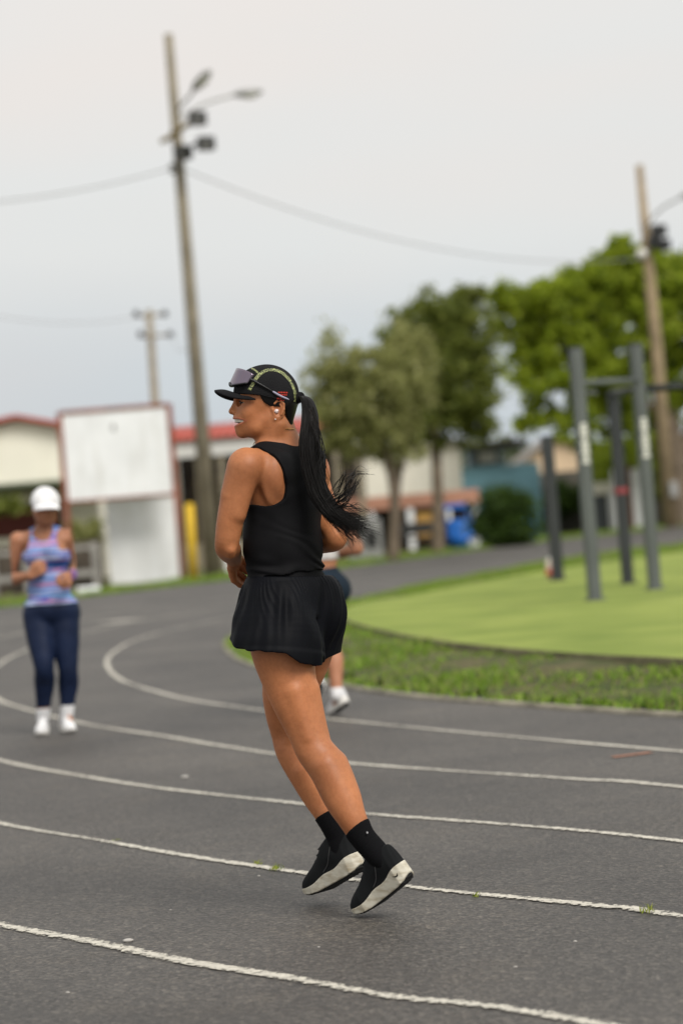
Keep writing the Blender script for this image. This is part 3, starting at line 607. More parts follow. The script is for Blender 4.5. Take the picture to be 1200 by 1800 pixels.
tree('olive_tree', b0, [([At(690, 985, z1), At(694, 900, z1), At(688, 840, z1), At(672, 780, z1)], .17, .09), ([At(694, 900, z1), At(700, 840, z1 + .3), At(712, 790, z1 + .3)], .12, .07)],
     [blob(650, 720, z1, 62, 60, 2600), blob(600, 690, z1, 45, 48, 1400), blob(640, 650, z1, 50, 38, 1400), blob(700, 690, z1, 55, 60, 2000), blob(620, 770, z1, 45, 40, 1300), blob(690, 770, z1, 55, 42, 1600), blob(578, 640, z1, 24, 60, 300), blob(560, 670, z1, 30, 44, 260), blob(720, 620, z1 + 1, 45, 50, 1200), blob(585, 740, z1, 30, 45, 600)], .085, OLIVE, 'loose olive coloured tree with thin trunk, leaning over the grey cabinet', seedv=3)
z2 = 70; b0 = G(765, 972); b0.z = -.05
tree('broadleaf_tree', b0, [([At(768, 972, z2), At(770, 890, z2), At(766, 800, z2), At(764, 740, z2)], .2, .12)],
     [blob(770, 640, z2, 70, 70, 3000), blob(820, 690, z2, 50, 62, 2200), blob(760, 560, z2, 58, 46, 1800), blob(815, 600, z2, 48, 60, 1900), blob(770, 730, z2, 62, 50, 2200), blob(825, 540, z2, 36, 36, 700), blob(700, 600, z2, 34, 44, 800), blob(840, 745, z2, 30, 40, 700), blob(850, 640, z2, 22, 40, 400)], .095, DEEP, 'dense dark green tree between the olive tree and the blue house', seedv=4)
z3 = 84; b0 = G(1160, 928); b0.z = -.05
tree('big_tree', b0, [([At(1195, 930, z3 + 6), At(1190, 820, z3 + 6), At(1175, 720, z3 + 6), At(1150, 640, z3 + 6)], .38, .2), ([At(1190, 820, z3 + 6), At(1215, 740, z3 + 6), At(1230, 640, z3 + 6)], .25, .15), ([At(1190, 760, z3 + 6), At(1110, 690, z3 + 5), At(1030, 640, z3 + 4)], .2, .1)],
     [blob(1090, 490, z3 + 6, 70, 55, 3400), blob(1030, 520, z3 + 5, 72, 50, 3000), blob(960, 545, z3 + 4, 60, 50, 2600), blob(915, 560, z3 + 4, 42, 40, 1300), blob(1150, 530, z3 + 6, 70, 60, 3200), blob(1210, 560, z3 + 6, 70, 80, 3200), blob(1100, 590, z3 + 5, 85, 60, 3400), blob(1000, 620, z3 + 4, 72, 50, 2400), blob(940, 640, z3 + 4, 45, 50, 1100), blob(1060, 670, z3 + 4, 70, 50, 2200), blob(980, 700, z3 + 3, 55, 45, 1300), blob(1130, 690, z3 + 6, 65, 60, 1900), blob(1110, 440, z3 + 6, 45, 30, 1200), blob(930, 745, z3 + 3, 32, 14, 240), blob(1010, 755, z3 + 3, 45, 30, 700), blob(1190, 660, z3 + 7, 50, 60, 1500), blob(1180, 480, z3 + 7, 40, 40, 900), blob(1070, 735, z3 + 5, 50, 34, 1000), blob(1150, 755, z3 + 7, 45, 40, 1000), blob(880, 525, z3 + 4, 34, 30, 500)], .14, BRIGHT, 'big spreading bright green tree behind the exercise frame', seedv=5)
zb4 = 72; b0 = G(890, 966); b0.z = -.05
tree('round_bush', b0, [], [blob(888, 905, zb4, 50, 50, 4200), blob(868, 925, zb4, 38, 38, 1500), blob(912, 930, zb4, 38, 34, 1500)], .07, SHRUB, 'round dark green bush beside the blue drum', seedv=6, fill=.1)
zb5 = 95
for i, (px, py, rx, ry, n_, lab, mm) in enumerate(((1095, 830, 44, 62, 2800, 'bright leafy shrub between the exercise posts and the tan pole', BRIGHT), (1140, 800, 36, 70, 1800, 'tall dark leafy shrub just behind the tan pole', DEEP), (1215, 850, 45, 80, 2200, 'dark shrub on the far side of the tan pole', SHRUB), (1000, 875, 55, 26, 1500, 'low hedge of shrubs under the peach house', SHRUB), (1060, 800, 26, 40, 900, 'small bright shrub against the peach house', BRIGHT))):
    b0 = At(px, 930, zb5 + i); b0.z = -.05
    tree('leafy_bush', b0, [], [blob(px, py, zb5 + i, rx, ry, n_), blob(px + 8, py + ry * .7, zb5 + i, rx * .8, ry * .5, n_ // 3)], .12, mm, lab, 'shrubs along the far yard', seedv=20 + i, fill=.1)
zb6 = 72
for i, (px, py, rx, ry, n_, lab) in enumerate(((240, 905, 60, 22, 1500, 'dark shrubs showing above the low white wall'), (150, 940, 40, 20, 800, 'dry olive shrubs behind the concrete rail'), (8, 890, 30, 14, 400, 'green shrub in front of the cream house'))):
    b0 = At(px, 1000, zb6); b0.z = -.05
    tree('leafy_bush', b0, [], [blob(px, py, zb6, rx, ry, n_)], .1, (SHRUB, OLIVE, DEEP)[i], lab, 'shrubs behind the barrier', seedv=30 + i, fill=.1)
# distant tree line that closes the horizon
FARL = leaf_mat('far_foliage', [(0.07, 0.09, 0.045), (0.11, 0.13, 0.06)], .2)
n_ = 60000; xx = rng.uniform(-75, 90, n_); hh = 3.4 + 1.3 * np.sin(xx * .21) + .8 * np.sin(xx * .63 + 1) + .5 * np.sin(xx * 1.9)
Pf = np.column_stack([xx, 150 + rng.normal(0, 2.5, n_), rng.uniform(0, 1, n_) ** .8 * hh]); a = rng.normal(size=(n_, 3)); a /= np.linalg.norm(a, axis=1)[:, None]; b = np.cross(a, rng.normal(size=(n_, 3))); b /= np.linalg.norm(b, axis=1)[:, None]
V = np.stack([Pf - a * .3, Pf + b * .16, Pf + a * .3, Pf - b * .16], 1).reshape(-1, 3)
tag(mesh_np('far_tree_line', V, np.arange(n_ * 4).reshape(-1, 4), FARL, smooth=False), 'distant line of trees closing the view behind the houses', 'trees', kind='stuff')

# --- exercise frame on the turf pad
POSTG = mat('grey_powder_coat', (0.105, 0.115, 0.115), rough=.55, noise=.08, nscale=3)
POSTD = mat('charcoal_powder_coat', (0.035, 0.038, 0.042), rough=.55, noise=.1, nscale=3)
DECAL = mat('white_decal', (0.70, 0.69, 0.64), rough=.6, noise=.06)
PINKT = mat('red_tape', (0.26, 0.05, 0.06), rough=.6, noise=.1)
rb_ = G(1100, 1040, PADZ)
rig = empty('exercise_frame', Vector((rb_.x, rb_.y, PADZ)), 'outdoor exercise frame of grey and charcoal square posts with pull-up bars on the turf pad', 'exercise frame')
posts = {}
for key, bx, by, topy, m_, w_ in (('a', 1045, 1055, 612, POSTG, .115), ('b', 1103, 1026, 690, POSTD, .115), ('c', 1150, 1036, 605, POSTG, .115), ('d', 980, 1020, 768, POSTD, .13)):
    p = G(bx, by, PADZ); s = p.y / FPX; hgt = (by - topy) * s * 1.0; posts[key] = (p, hgt)
    po = MB().box((p.x, p.y, PADZ + hgt / 2), (w_, w_, hgt), .25, .01).build('post', m_, rig)
    MB().box((p.x, p.y, PADZ + .01), (.17, .17, .02), .25, .003).build('base_plate', m_, po)
    MB().box((p.x, p.y, PADZ + hgt + .01), (w_ + .01, w_ + .01, .02), .25, .003).build('end_cap', POSTD, po)
    if key in 'ac':
        dz0 = PADZ + (by - (815 if key == 'a' else 805)) * s; n_l = 9; hl = 72 * s / n_l
        dec = MB(); fr = Matrix.Rotation(.25, 3, 'Z')
        for i in range(n_l):
            zc_ = dz0 + hl * (i + .5); c_ = Vector((p.x, p.y, zc_)) + fr @ Vector((0, -w_ / 2 - .004, 0))
            wv = (.075, .05, .075, .065, .075, .045, .07, .075, .06)[i]
            dec.box(c_, (wv, .004, hl * .78), R=fr)
        dec.build('decal', DECAL, po)
    if key == 'b':
        MB().box((p.x, p.y, PADZ + (by - 862) * s), (w_ + .012, w_ + .012, .07), .25, .004).build('red_tape', PINKT, po)
pa, pb, pc, pd = (posts[k][0] for k in 'abcd')
zbar = PADZ + (1055 - 674) * pa.y / FPX
def Zb(p, py, px): return At(px, py, p.y).z
MB().tube([(pa.x, pa.y, Zb(pa, 674, 1017)), (pc.x, pc.y, Zb(pc, 668, 1123))], .03, 10).build('bar', POSTG, rig)
MB().tube([(pb.x, pb.y, Zb(pb, 692, 1063)), (pc.x, pc.y, Zb(pc, 684, 1125)), (pc.x + 1.6, pc.y + .2, Zb(pc, 684, 1125) - .02)], .038, 10).build('bar', POSTD, rig)
MB().tube([(pb.x - 0.2, pb.y + .02, Zb(pb, 690, 1060)), (pa.x, pa.y, Zb(pa, 692, 1018))], .03, 10).build('bar', POSTD, rig)
pe = Vector((pc.x + 1.6, pc.y + .2, PADZ)); he = Zb(pc, 684, 1125) + .1
MB().box((pe.x, pe.y, (PADZ + he) / 2), (.115, .115, he - PADZ), .25, .01).build('post', POSTD, rig)
# drink bottle on the pad
p = G(967, 1018, PADZ); bo = empty('drink_bottle', Vector((p.x, p.y, PADZ)), 'small bottle with a red band standing by the thin dark post', 'bottle')
MB().tube([(p.x, p.y, PADZ), (p.x, p.y, PADZ + .14), (p.x, p.y, PADZ + .20), (p.x, p.y, PADZ + .25)], [.05, .052, .05, .022], 12).build('body', mat('pale_bottle', (.62, .5, .45), rough=.3), bo)
MB().tube([(p.x, p.y, PADZ + .05), (p.x, p.y, PADZ + .13)], .055, 12).build('red_band', mat('red_label', (.5, .06, .04)), bo)
MB().tube([(p.x, p.y, PADZ + .25), (p.x, p.y, PADZ + .28)], .025, 10).build('cap', WHITE, bo)

# ================================================================== PEOPLE (implicit surfaces meshed with surface nets)
A3 = lambda v: np.array(v, float)
class Field:
    def __init__(s, lo, hi, h, O=None, R=None):
        s.h = h; s.lo = A3(lo); s.n = np.ceil((A3(hi) - s.lo) / h).astype(int) + 1
        s.v = np.full(tuple(s.n), 0.3, np.float32); s.O = A3(O) if O is not None else np.zeros(3); s.R = R   # R: columns = local axes in world
    def block(s, spheres, pad):
        lo = np.full(3, 1e9); hi = -lo
        for c, r in spheres:
            q = A3(c) - s.O
            if s.R is not None: q = s.R.T @ q
            lo = np.minimum(lo, q - r - pad); hi = np.maximum(hi, q + r + pad)
        i0 = np.clip(np.floor((lo - s.lo) / s.h).astype(int), 0, s.n); i1 = np.clip(np.ceil((hi - s.lo) / s.h).astype(int) + 1, 0, s.n)
        return tuple(slice(a, b) for a, b in zip(i0, i1))
    def coords(s, sl):
        ax = [(s.lo[k] + s.h * np.arange(sl[k].start, sl[k].stop)).astype(np.float32) for k in range(3)]
        a, b, c = ax[0][:, None, None], ax[1][None, :, None], ax[2][None, None, :]
        if s.R is None: return a + np.float32(s.O[0]), b + np.float32(s.O[1]), c + np.float32(s.O[2])
        return tuple((s.O[k] + s.R[k, 0] * a + s.R[k, 1] * b + s.R[k, 2] * c).astype(np.float32) for k in range(3))
    def full(s): return tuple(slice(0, k) for k in s.n)
    def add(s, prim, k=0.01, grow=0.0, sub=False):
        f, sph = prim[:2]; sl = s.block(sph, k + abs(grow) + 3 * s.h)
        if any(q.stop - q.start < 1 for q in sl): return s
        a = s.v[sl]
        if f is None:
            d = np.full(a.shape, .3, np.float32); C = prim[2]
            for p, q in zip(C, C[1:]):
                g_, sp = cone(p[:3], q[:3], p[3], q[3]); s2 = s.block(sp, k + abs(grow) + 3 * s.h)
                if any(t_.stop - t_.start < 1 for t_ in s2): continue
                s3 = tuple(slice(t_.start - b_.start, t_.stop - b_.start) for t_, b_ in zip(s2, sl)); d[s3] = np.minimum(d[s3], g_(*s.coords(s2)))
            d -= np.float32(grow)
        else: d = (f(*s.coords(sl)) - grow).astype(np.float32)
        if sub:
            d = -d; h = np.clip(.5 - .5 * (d - a) / k, 0, 1); s.v[sl] = d + (a - d) * h + k * h * (1 - h)   # smooth max(a, -d)
        else:
            h = np.clip(.5 + .5 * (d - a) / k, 0, 1); s.v[sl] = d + (a - d) * h - k * h * (1 - h)
        return s
    def clip(s, fn):
        sl = s.full(); s.v = np.maximum(s.v, fn(*s.coords(sl)).astype(np.float32) + np.zeros_like(s.v)); return s
    def shift(s, fn):
        m = np.abs(s.v) < 0.05; X, Y, Z = s.coords(s.full()); z0 = np.zeros_like(s.v)
        s.v[m] += fn((X + z0)[m], (Y + z0)[m], (Z + z0)[m]).astype(np.float32); return s
    def sample(s, L):
        """trilinear value at local points L (n,3)"""
        g_ = np.clip((np.asarray(L) - s.lo) / s.h, 0, s.n - 1.001); i = g_.astype(int); f = g_ - i; out = 0
        for a in (0, 1):
            for b in (0, 1):
                for c in (0, 1):
                    out = out + s.v[i[:, 0] + a, i[:, 1] + b, i[:, 2] + c] * (f[:, 0] if a else 1 - f[:, 0]) * (f[:, 1] if b else 1 - f[:, 1]) * (f[:, 2] if c else 1 - f[:, 2])
        return out
    def ray(s, o, d, far):
        """outermost surface distance along local ray o + t d, t from far down to 0"""
        t_ = np.linspace(far, 0, 160); v = s.sample(np.asarray(o) + t_[:, None] * np.asarray(d)); k = np.flatnonzero(v < 0)
        if len(k) == 0: return 0.0
        k = k[0]; return t_[0] if k == 0 else t_[k] + (t_[k - 1] - t_[k]) * v[k] / (v[k] - v[k - 1])
    def mesh(s):
        v = s.v; b = (v < 0); c = np.zeros(tuple(s.n - 1), np.uint8)
        for i in (0, 1):
            for j in (0, 1):
                for k in (0, 1): c += b[i:s.n[0] - 1 + i, j:s.n[1] - 1 + j, k:s.n[2] - 1 + k]
        I = np.argwhere((c > 0) & (c < 8)); idm = np.full(c.shape, -1, np.int32); idm[tuple(I.T)] = np.arange(len(I))
        acc = np.zeros((len(I), 3)); cnt = np.zeros(len(I))
        cor = np.array([(i, j, k) for i in (0, 1) for j in (0, 1) for k in (0, 1)])
        vals = [v[tuple((I + q).T)] for q in cor]
        for a in range(8):
            for e in range(3):
                if cor[a][e]: continue
                q = cor[a].copy(); q[e] = 1; bi = int(np.flatnonzero((cor == q).all(1))[0])
                m = (vals[a] < 0) != (vals[bi] < 0); t_ = vals[a][m] / (vals[a][m] - vals[bi][m])
                p = np.tile(cor[a].astype(float), (m.sum(), 1)); p[:, e] = t_; acc[m] += p; cnt[m] += 1
        V = (I + acc / cnt[:, None]) * s.h + s.lo
        Q = []
        for e in range(3):
            o1, o2 = [(1, 2), (2, 0), (0, 1)][e]
            sa = [slice(None)] * 3; sb = [slice(None)] * 3; sa[e] = slice(0, -1); sb[e] = slice(1, None)
            D = b[tuple(sa)] != b[tuple(sb)]; P = np.argwhere(D)
            P = P[(P[:, o1] > 0) & (P[:, o2] > 0) & (P[:, o1] < c.shape[o1]) & (P[:, o2] < c.shape[o2])]
            u1 = np.zeros(3, int); u1[o1] = 1; u2 = np.zeros(3, int); u2[o2] = 1
            q = np.stack([idm[tuple((P - u1 - u2).T)], idm[tuple((P - u2).T)], idm[tuple(P.T)], idm[tuple((P - u1).T)]], 1)
            fl = ~b[tuple(P.T)]; q[fl] = q[fl][:, ::-1]; Q.append(q)
        F = np.concatenate(Q); F = F[(F >= 0).all(1)]
        W = V + s.O if s.R is None else (V @ s.R.T) + s.O
        return W, F
def cone(a, b, r1, r2):
    a, b = A3(a), A3(b); ba = b - a; L2 = max(ba @ ba, 1e-12)
    def f(X, Y, Z):
        x, y, z = X - a[0], Y - a[1], Z - a[2]; t_ = np.clip((x * ba[0] + y * ba[1] + z * ba[2]) / L2, 0, 1)
        return np.sqrt((x - t_ * ba[0]) ** 2 + (y - t_ * ba[1]) ** 2 + (z - t_ * ba[2]) ** 2) - (r1 + (r2 - r1) * t_)
    return f, [(a, r1), (b, r2)]
def ell(c, semi, Rm):
    """Rm: 3x3 array, columns = ellipsoid axes in world"""
    c = A3(c); s_ = A3(semi); Rm = np.asarray(Rm, float)
    def f(X, Y, Z):
        x, y, z = X - c[0], Y - c[1], Z - c[2]
        q = [(x * Rm[0, k] + y * Rm[1, k] + z * Rm[2, k]) for k in range(3)]
        k0 = np.sqrt(sum((q[k] / s_[k]) ** 2 for k in range(3))); k1 = np.sqrt(sum((q[k] / s_[k] ** 2) ** 2 for k in range(3)))
        return k0 * (k0 - 1) / np.maximum(k1, 1e-6)
    return f, [(c, s_.max())]
def chain(pts, k=.015, n=6):
    """a whole limb: smooth path through the joints, smoothly varying radius, as ONE primitive"""
    C = spline([np.append(A3(p), r) for p, r in pts], n)
    return [((None, [(c[:3], c[3]) for c in C], C), k)]
def frame(psi, lean=0.0):
    """columns left, forward, up for a body heading psi (left of straight away from the camera)"""
    f = np.array([-math.sin(psi), math.cos(psi), 0.0]); l = np.array([-math.cos(psi), -math.sin(psi), 0.0]); u = np.array([0, 0, 1.0])
    f2 = f * math.cos(lean) - u * math.sin(lean); u2 = u * math.cos(lean) + f * math.sin(lean)
    return np.stack([l, f2, u2], 1)
def unit(v): v = A3(v); return v / np.linalg.norm(v)
def hand(wr, d, nrm, side, S=1.0, curl=0.7):
    """wrist point, finger direction, palm normal (palm faces along nrm), side +1 if the thumb is towards d x nrm"""
    d = unit(d); nrm = unit(A3(nrm) - d * (A3(nrm) @ d)); lat = np.cross(d, nrm) * side; wr = A3(wr); out = []
    kn = []
    for i, o in enumerate((.030, .010, -.010, -.028)):
        b = wr + d * (.082 - .006 * abs(i - 1)) * S + lat * o * S; kn.append(b)
        out.append((cone(wr + lat * o * .55 * S, b, .0135 * S, .0105 * S), .008))
    for i, (b, ln) in enumerate(zip(kn, (.042, .047, .043, .034))):
        p = b; ang = 0.0
        for j, fr in enumerate((1.0, .62, .5)):
            ang += curl * (1.0 + .25 * j); q = p + (d * math.cos(ang) + nrm * math.sin(ang)) * ln * fr * S
            out.append((cone(p, q, (.0098 - .0009 * j) * S, (.0092 - .0010 * j) * S), .0025)); p = q
    t0 = wr + d * .022 * S + lat * .022 * S; t1 = t0 + unit(d * .7 + lat * .6 + nrm * .45) * .040 * S; t2 = t1 + unit(d * .8 + lat * .0 + nrm * .6) * .030 * S; t3 = t2 + unit(d * .7 - lat * .35 + nrm * .6) * .022 * S
    out += [(cone(t0, t1, .014 * S, .011 * S), .006), (cone(t1, t2, .0105 * S, .0095 * S), .003), (cone(t2, t3, .0095 * S, .0075 * S), .003)]
    return out
def noise3(X, Y, Z, s):
    return (np.sin(X * 1.7 * s + 1.3 * np.sin(Y * 1.1 * s)) + np.sin(Y * 1.9 * s + 1.1 * np.sin(Z * 1.3 * s) + 2) + np.sin(Z * 1.6 * s + 1.2 * np.sin(X * 1.2 * s) + 4)) / 3

# ---- head, in photo-profile pixels of the runner (606 px = 1 m): forward, left, up around pixel (470,715)
class Head:
    def __init__(s, O, fwd, upv, S=1.0):
        s.f = unit(fwd); s.u = unit(A3(upv) - s.f * (A3(upv) @ s.f)); s.l = np.cross(s.u, s.f); s.O = A3(O); s.S = S / 606.0
        s.R = np.stack([s.f, s.l, s.u], 1)
    def p(s, px, py, w=0.0): return s.O + (s.f * (470 - px) + s.u * (715 - py) + s.l * w) * s.S
    def r(s, x): return x * s.S
    def ell(s, px, py, w, a, b, c, tilt=0.0):      # semi axes forward, left, up (px); tilt in the profile plane
        Rm = s.R
        if tilt:
            cf, sf = math.cos(tilt), math.sin(tilt); Rm = np.stack([s.f * cf + s.u * sf, s.l, s.u * cf - s.f * sf], 1)
        return ell(s.p(px, py, w), (a * s.S, b * s.S, c * s.S), Rm)
    def cone(s, a, b, r1, r2): return cone(s.p(*a), s.p(*b), r1 * s.S, r2 * s.S)
def head_prims(H, smile=True, ears=True):
    P = [(H.ell(473, 696, 0, 51, 43, 50), .004), (H.ell(449, 722, 0, 33, 36.5, 43), .020), (H.ell(452, 700, 0, 34, 37, 34), .02)]
    for sg in (1, -1):
        P += [(H.ell(442, 727, 19 * sg, 16, 15.5, 13), .018), (H.ell(452, 742, 17 * sg, 22, 15, 18), .020), (H.cone((476, 734, 29 * sg), (452, 753, 21 * sg), 10, 11), .024), (H.cone((452, 753, 21 * sg), (430, 758, 6 * sg), 11, 10), .018)]
        P += [(H.cone((418, 699, 6 * sg), (427, 700, 26 * sg), 5, 6), .010)]
    P += [(H.ell(427, 758, 0, 10, 12, 10.5), .010), (H.ell(427.5, 742, 0, 14, 21, 16), .014), (H.ell(428, 732, 0, 14.5, 19, 9), .012), (H.ell(470, 757, 0, 30, 24, 14), .02)]
    P += [(H.cone((419, 703, 0), (410.5, 721, 0), 4.2, 5.0), .009), (H.ell(409.5, 724, 0, 5.4, 5.2, 4.6), .006)]
    for sg in (1, -1): P.append((H.ell(416.2, 725.3, 6.8 * sg, 5.8, 4.0, 4.8), .0045))
    return P
def head_features(fld, H, smile=True, ear_w=40):
    for sg in (1, -1):
        fld.add(H.ell(421.5, 709, 15.5 * sg, 7, 9.5, 6), .008, sub=True)           # eye hollow
        fld.add(H.ell(433.2, 709, 18.5 * sg, 8.9, 9.8, 7.6), .003)                      # lids over the eyeball
        fld.add(H.ell(423.6, 709.3, 19.5 * sg, 4.0, 7.0, 1.7), .0015, sub=True)        # lid opening
        fld.add(H.ell(428.2, 709.0, 25.0 * sg, 4.2, 5.0, 1.6), .0015, sub=True)
        fld.add(H.ell(413.5, 729.5, 4.6 * sg, 2.2, 1.7, 1.6), .002, sub=True)       # nostril
    if smile:
        # read the face's own surface around the mouth, then cut the opening and lay lips along it
        def surf(phi, py):
            o = np.array([(470 - 436) * H.S, 0, (715 - py) * H.S]); d = np.array([math.cos(phi), math.sin(phi), 0]); return fld.ray(o, d, 40 * H.S) / H.S
        upl = lambda a: 735.8 + 4.6 * a ** 2.6; lwl = lambda a: 748.2 - 7.6 * a ** 2.6       # lip lines, a = 0 at the middle, 1 at the corner
        PC = math.radians(86); ph = np.linspace(-1, 1, 25)
        rho_u = np.array([surf(p * PC, upl(abs(p)) - .5) for p in ph]); rho_l = np.array([surf(p * PC, lwl(abs(p)) + .5) for p in ph])
        rho_m = (rho_u + rho_l) / 2
        def pos(p, rho, py): return (436 - math.cos(p * PC) * rho, py, math.sin(p * PC) * rho)
        H.mouth = (PC, ph, rho_m, upl, lwl)
        for p, r_ in zip(ph, rho_m):
            a = abs(p); g_ = max((lwl(a) - upl(a)) / 2, .35); m_ = (lwl(a) + upl(a)) / 2
            for q in np.linspace(-.7, .7, 3): fld.add(H.cone(pos(p, r_ + 5, m_ + q * g_ * .9), pos(p, r_ - 7, m_ + q * g_ * .9), g_ * .52, g_ * .52), .0012, sub=True)
        for i in range(24):
            for rho, ln, th in ((rho_u, upl, 1.8), (rho_l, lwl, 2.4)):
                A_l = []
                for k in (i, i + 1):
                    a = abs(ph[k]); A_l.append((pos(ph[k], rho[k] - (1.0 if ln is upl else 3.0 * (1 - a) + .6) - .5 * a, ln(a) + (-.9 if ln is upl else 1.2) * (1 - a)), th * (1 - .62 * a ** 2)))
                fld.add(H.cone(A_l[0][0], A_l[1][0], A_l[0][1], A_l[1][1]), .0022)
        H.lips = [[(pos(p, r_, ln(abs(p)) + sg_ * (1 - abs(p)))) for p, r_ in zip(ph, rho)] for rho, ln, sg_ in ((rho_u, upl, -1.2), (rho_l, lwl, 1.4))]
    else:
        fld.add(H.cone((412, 743, -12), (412, 743, 12), .9, .9), .003, sub=True)
    for sg in (1, -1):
        fld.add(H.ell(487, 721, ear_w * sg, 12.0, 3.6, 17.5, -.25), .006)
        fld.add(H.ell(483, 735, (ear_w - 1) * sg, 6, 3.4, 7), .006)
        fld.add(H.ell(486, 722, (ear_w + 3.6) * sg, 7.4, 4.4, 11.5, -.25), .003, sub=True)
        fld.add(H.cone((478.5, 722, (ear_w + 1) * sg), (481, 731, (ear_w + 1) * sg), 2.4, 2.2), .002)
        hx = [(481, 711), (485.5, 706.2), (492, 706.5), (497, 712), (497, 721), (493, 730)]
        for a, b in zip(hx, hx[1:]): fld.add(H.cone((*a, (ear_w + 2.6) * sg), (*b, (ear_w + 2.4) * sg), 2.2, 2.2), .002)
def lip_mask(V, H):
    q = (V - H.O) @ H.R / H.S; P = np.stack([470 - q[:, 0], 715 - q[:, 2], q[:, 1]], 1); d = np.full(len(V), 99.0)
    for Lp in H.lips:
        for n_, (a, b) in enumerate(zip(Lp, Lp[1:])):
            a, b = A3(a), A3(b); pp = P - a; t_ = np.clip(pp @ (b - a) / ((b - a) @ (b - a)), 0, 1); c_ = abs(n_ - 11.5) / 12
            d = np.minimum(d, np.linalg.norm(pp - t_[:, None] * (b - a), axis=1) + 1.6 * c_ ** 2)
    return np.clip((3.2 - d) / 1.3, 0, .8)
def skin_material(name, base, dark):
    m = mat(name, base, rough=0.46, spec=0.4); t = m.node_tree; b = t.nodes['Principled BSDF']
    tc_ = N(m, 'ShaderNodeTexCoord'); n = N(m, 'ShaderNodeTexNoise'); n.inputs['Scale'].default_value = 9; n.inputs['Detail'].default_value = 6; n.inputs['Roughness'].default_value = .65; Lk(m, tc_.outputs['Object'], n.inputs[0])
    r = N(m, 'ShaderNodeValToRGB'); r.color_ramp.elements[0].position = .3; r.color_ramp.elements[1].position = .7; r.color_ramp.elements[0].color = (*dark, 1); r.color_ramp.elements[1].color = (*base, 1); Lk(m, n.outputs[0], r.inputs[0])
    at = N(m, 'ShaderNodeAttribute'); at.attribute_name = 'lip'; mi = N(m, 'ShaderNodeMix', data_type='RGBA'); mi.inputs[7].default_value = (base[0] * .85, base[1] * .66, base[2] * .85, 1)
    Lk(m, at.outputs['Fac'], mi.inputs[0]); Lk(m, r.outputs[0], mi.inputs[6]); Lk(m, mi.outputs[2], b.inputs['Base Color'])
    b.inputs['Subsurface Weight'].default_value = .12; b.inputs['Subsurface Radius'].default_value = (1, .35, .2); b.inputs['Subsurface Scale'].default_value = .008
    # uneven tone, sweat sheen and fine relief
    nm = N(m, 'ShaderNodeTexNoise'); nm.inputs['Scale'].default_value = 3.2; nm.inputs['Detail'].default_value = 3; Lk(m, tc_.outputs['Object'], nm.inputs[0])
    rm = N(m, 'ShaderNodeValToRGB'); rm.color_ramp.elements[0].position = .35; rm.color_ramp.elements[1].position = .65; rm.color_ramp.elements[0].color = (.84, .80, .80, 1); rm.color_ramp.elements[1].color = (1.10, 1.06, 1.04, 1); Lk(m, nm.outputs[0], rm.inputs[0])
    ns = N(m, 'ShaderNodeTexNoise'); ns.inputs['Scale'].default_value = 85; ns.inputs['Detail'].default_value = 5; ns.inputs['Roughness'].default_value = .7; Lk(m, tc_.outputs['Object'], ns.inputs[0])
    rs = N(m, 'ShaderNodeValToRGB'); rs.color_ramp.elements[0].position = .28; rs.color_ramp.elements[1].position = .6; rs.color_ramp.elements[0].color = (.72, .66, .64, 1); rs.color_ramp.elements[1].color = (1.03, 1.03, 1.03, 1); Lk(m, ns.outputs[0], rs.inputs[0])
    m1 = N(m, 'ShaderNodeMix', data_type='RGBA', blend_type='MULTIPLY'); m1.inputs[0].default_value = 1; Lk(m, mi.outputs[2], m1.inputs[6]); Lk(m, rm.outputs[0], m1.inputs[7])
    m2 = N(m, 'ShaderNodeMix', data_type='RGBA', blend_type='MULTIPLY'); m2.inputs[0].default_value = .45; Lk(m, m1.outputs[2], m2.inputs[6]); Lk(m, rs.outputs[0], m2.inputs[7]); Lk(m, m2.outputs[2], b.inputs['Base Color'])
    rr_ = N(m, 'ShaderNodeMapRange'); rr_.inputs[1].default_value = .35; rr_.inputs[2].default_value = .65; rr_.inputs[3].default_value = .46; rr_.inputs[4].default_value = .60; Lk(m, n.outputs[0], rr_.inputs[0]); Lk(m, rr_.outputs[0], b.inputs['Roughness'])
    n2 = N(m, 'ShaderNodeTexNoise'); n2.inputs['Scale'].default_value = 380; n2.inputs['Detail'].default_value = 3; Lk(m, tc_.outputs['Object'], n2.inputs[0])
    bp = N(m, 'ShaderNodeBump'); bp.inputs['Strength'].default_value = .25; bp.inputs['Distance'].default_value = .001; Lk(m, n2.outputs[0], bp.inputs['Height'])
    n3 = N(m, 'ShaderNodeTexNoise'); n3.inputs['Scale'].default_value = 26; n3.inputs['Detail'].default_value = 4; Lk(m, tc_.outputs['Object'], n3.inputs[0])
    bp3 = N(m, 'ShaderNodeBump'); bp3.inputs['Strength'].default_value = .22; bp3.inputs['Distance'].default_value = .006; Lk(m, n3.outputs[0], bp3.inputs['Height']); Lk(m, bp3.outputs[0], bp.inputs['Normal']); Lk(m, bp.outputs[0], b.inputs['Normal'])
    return m
SKIN = skin_material('tan_skin', (0.50, 0.205, 0.085), (0.40, 0.152, 0.060))
SKIN2 = skin_material('light_tan_skin', (0.44, 0.21, 0.12), (0.37, 0.17, 0.09))
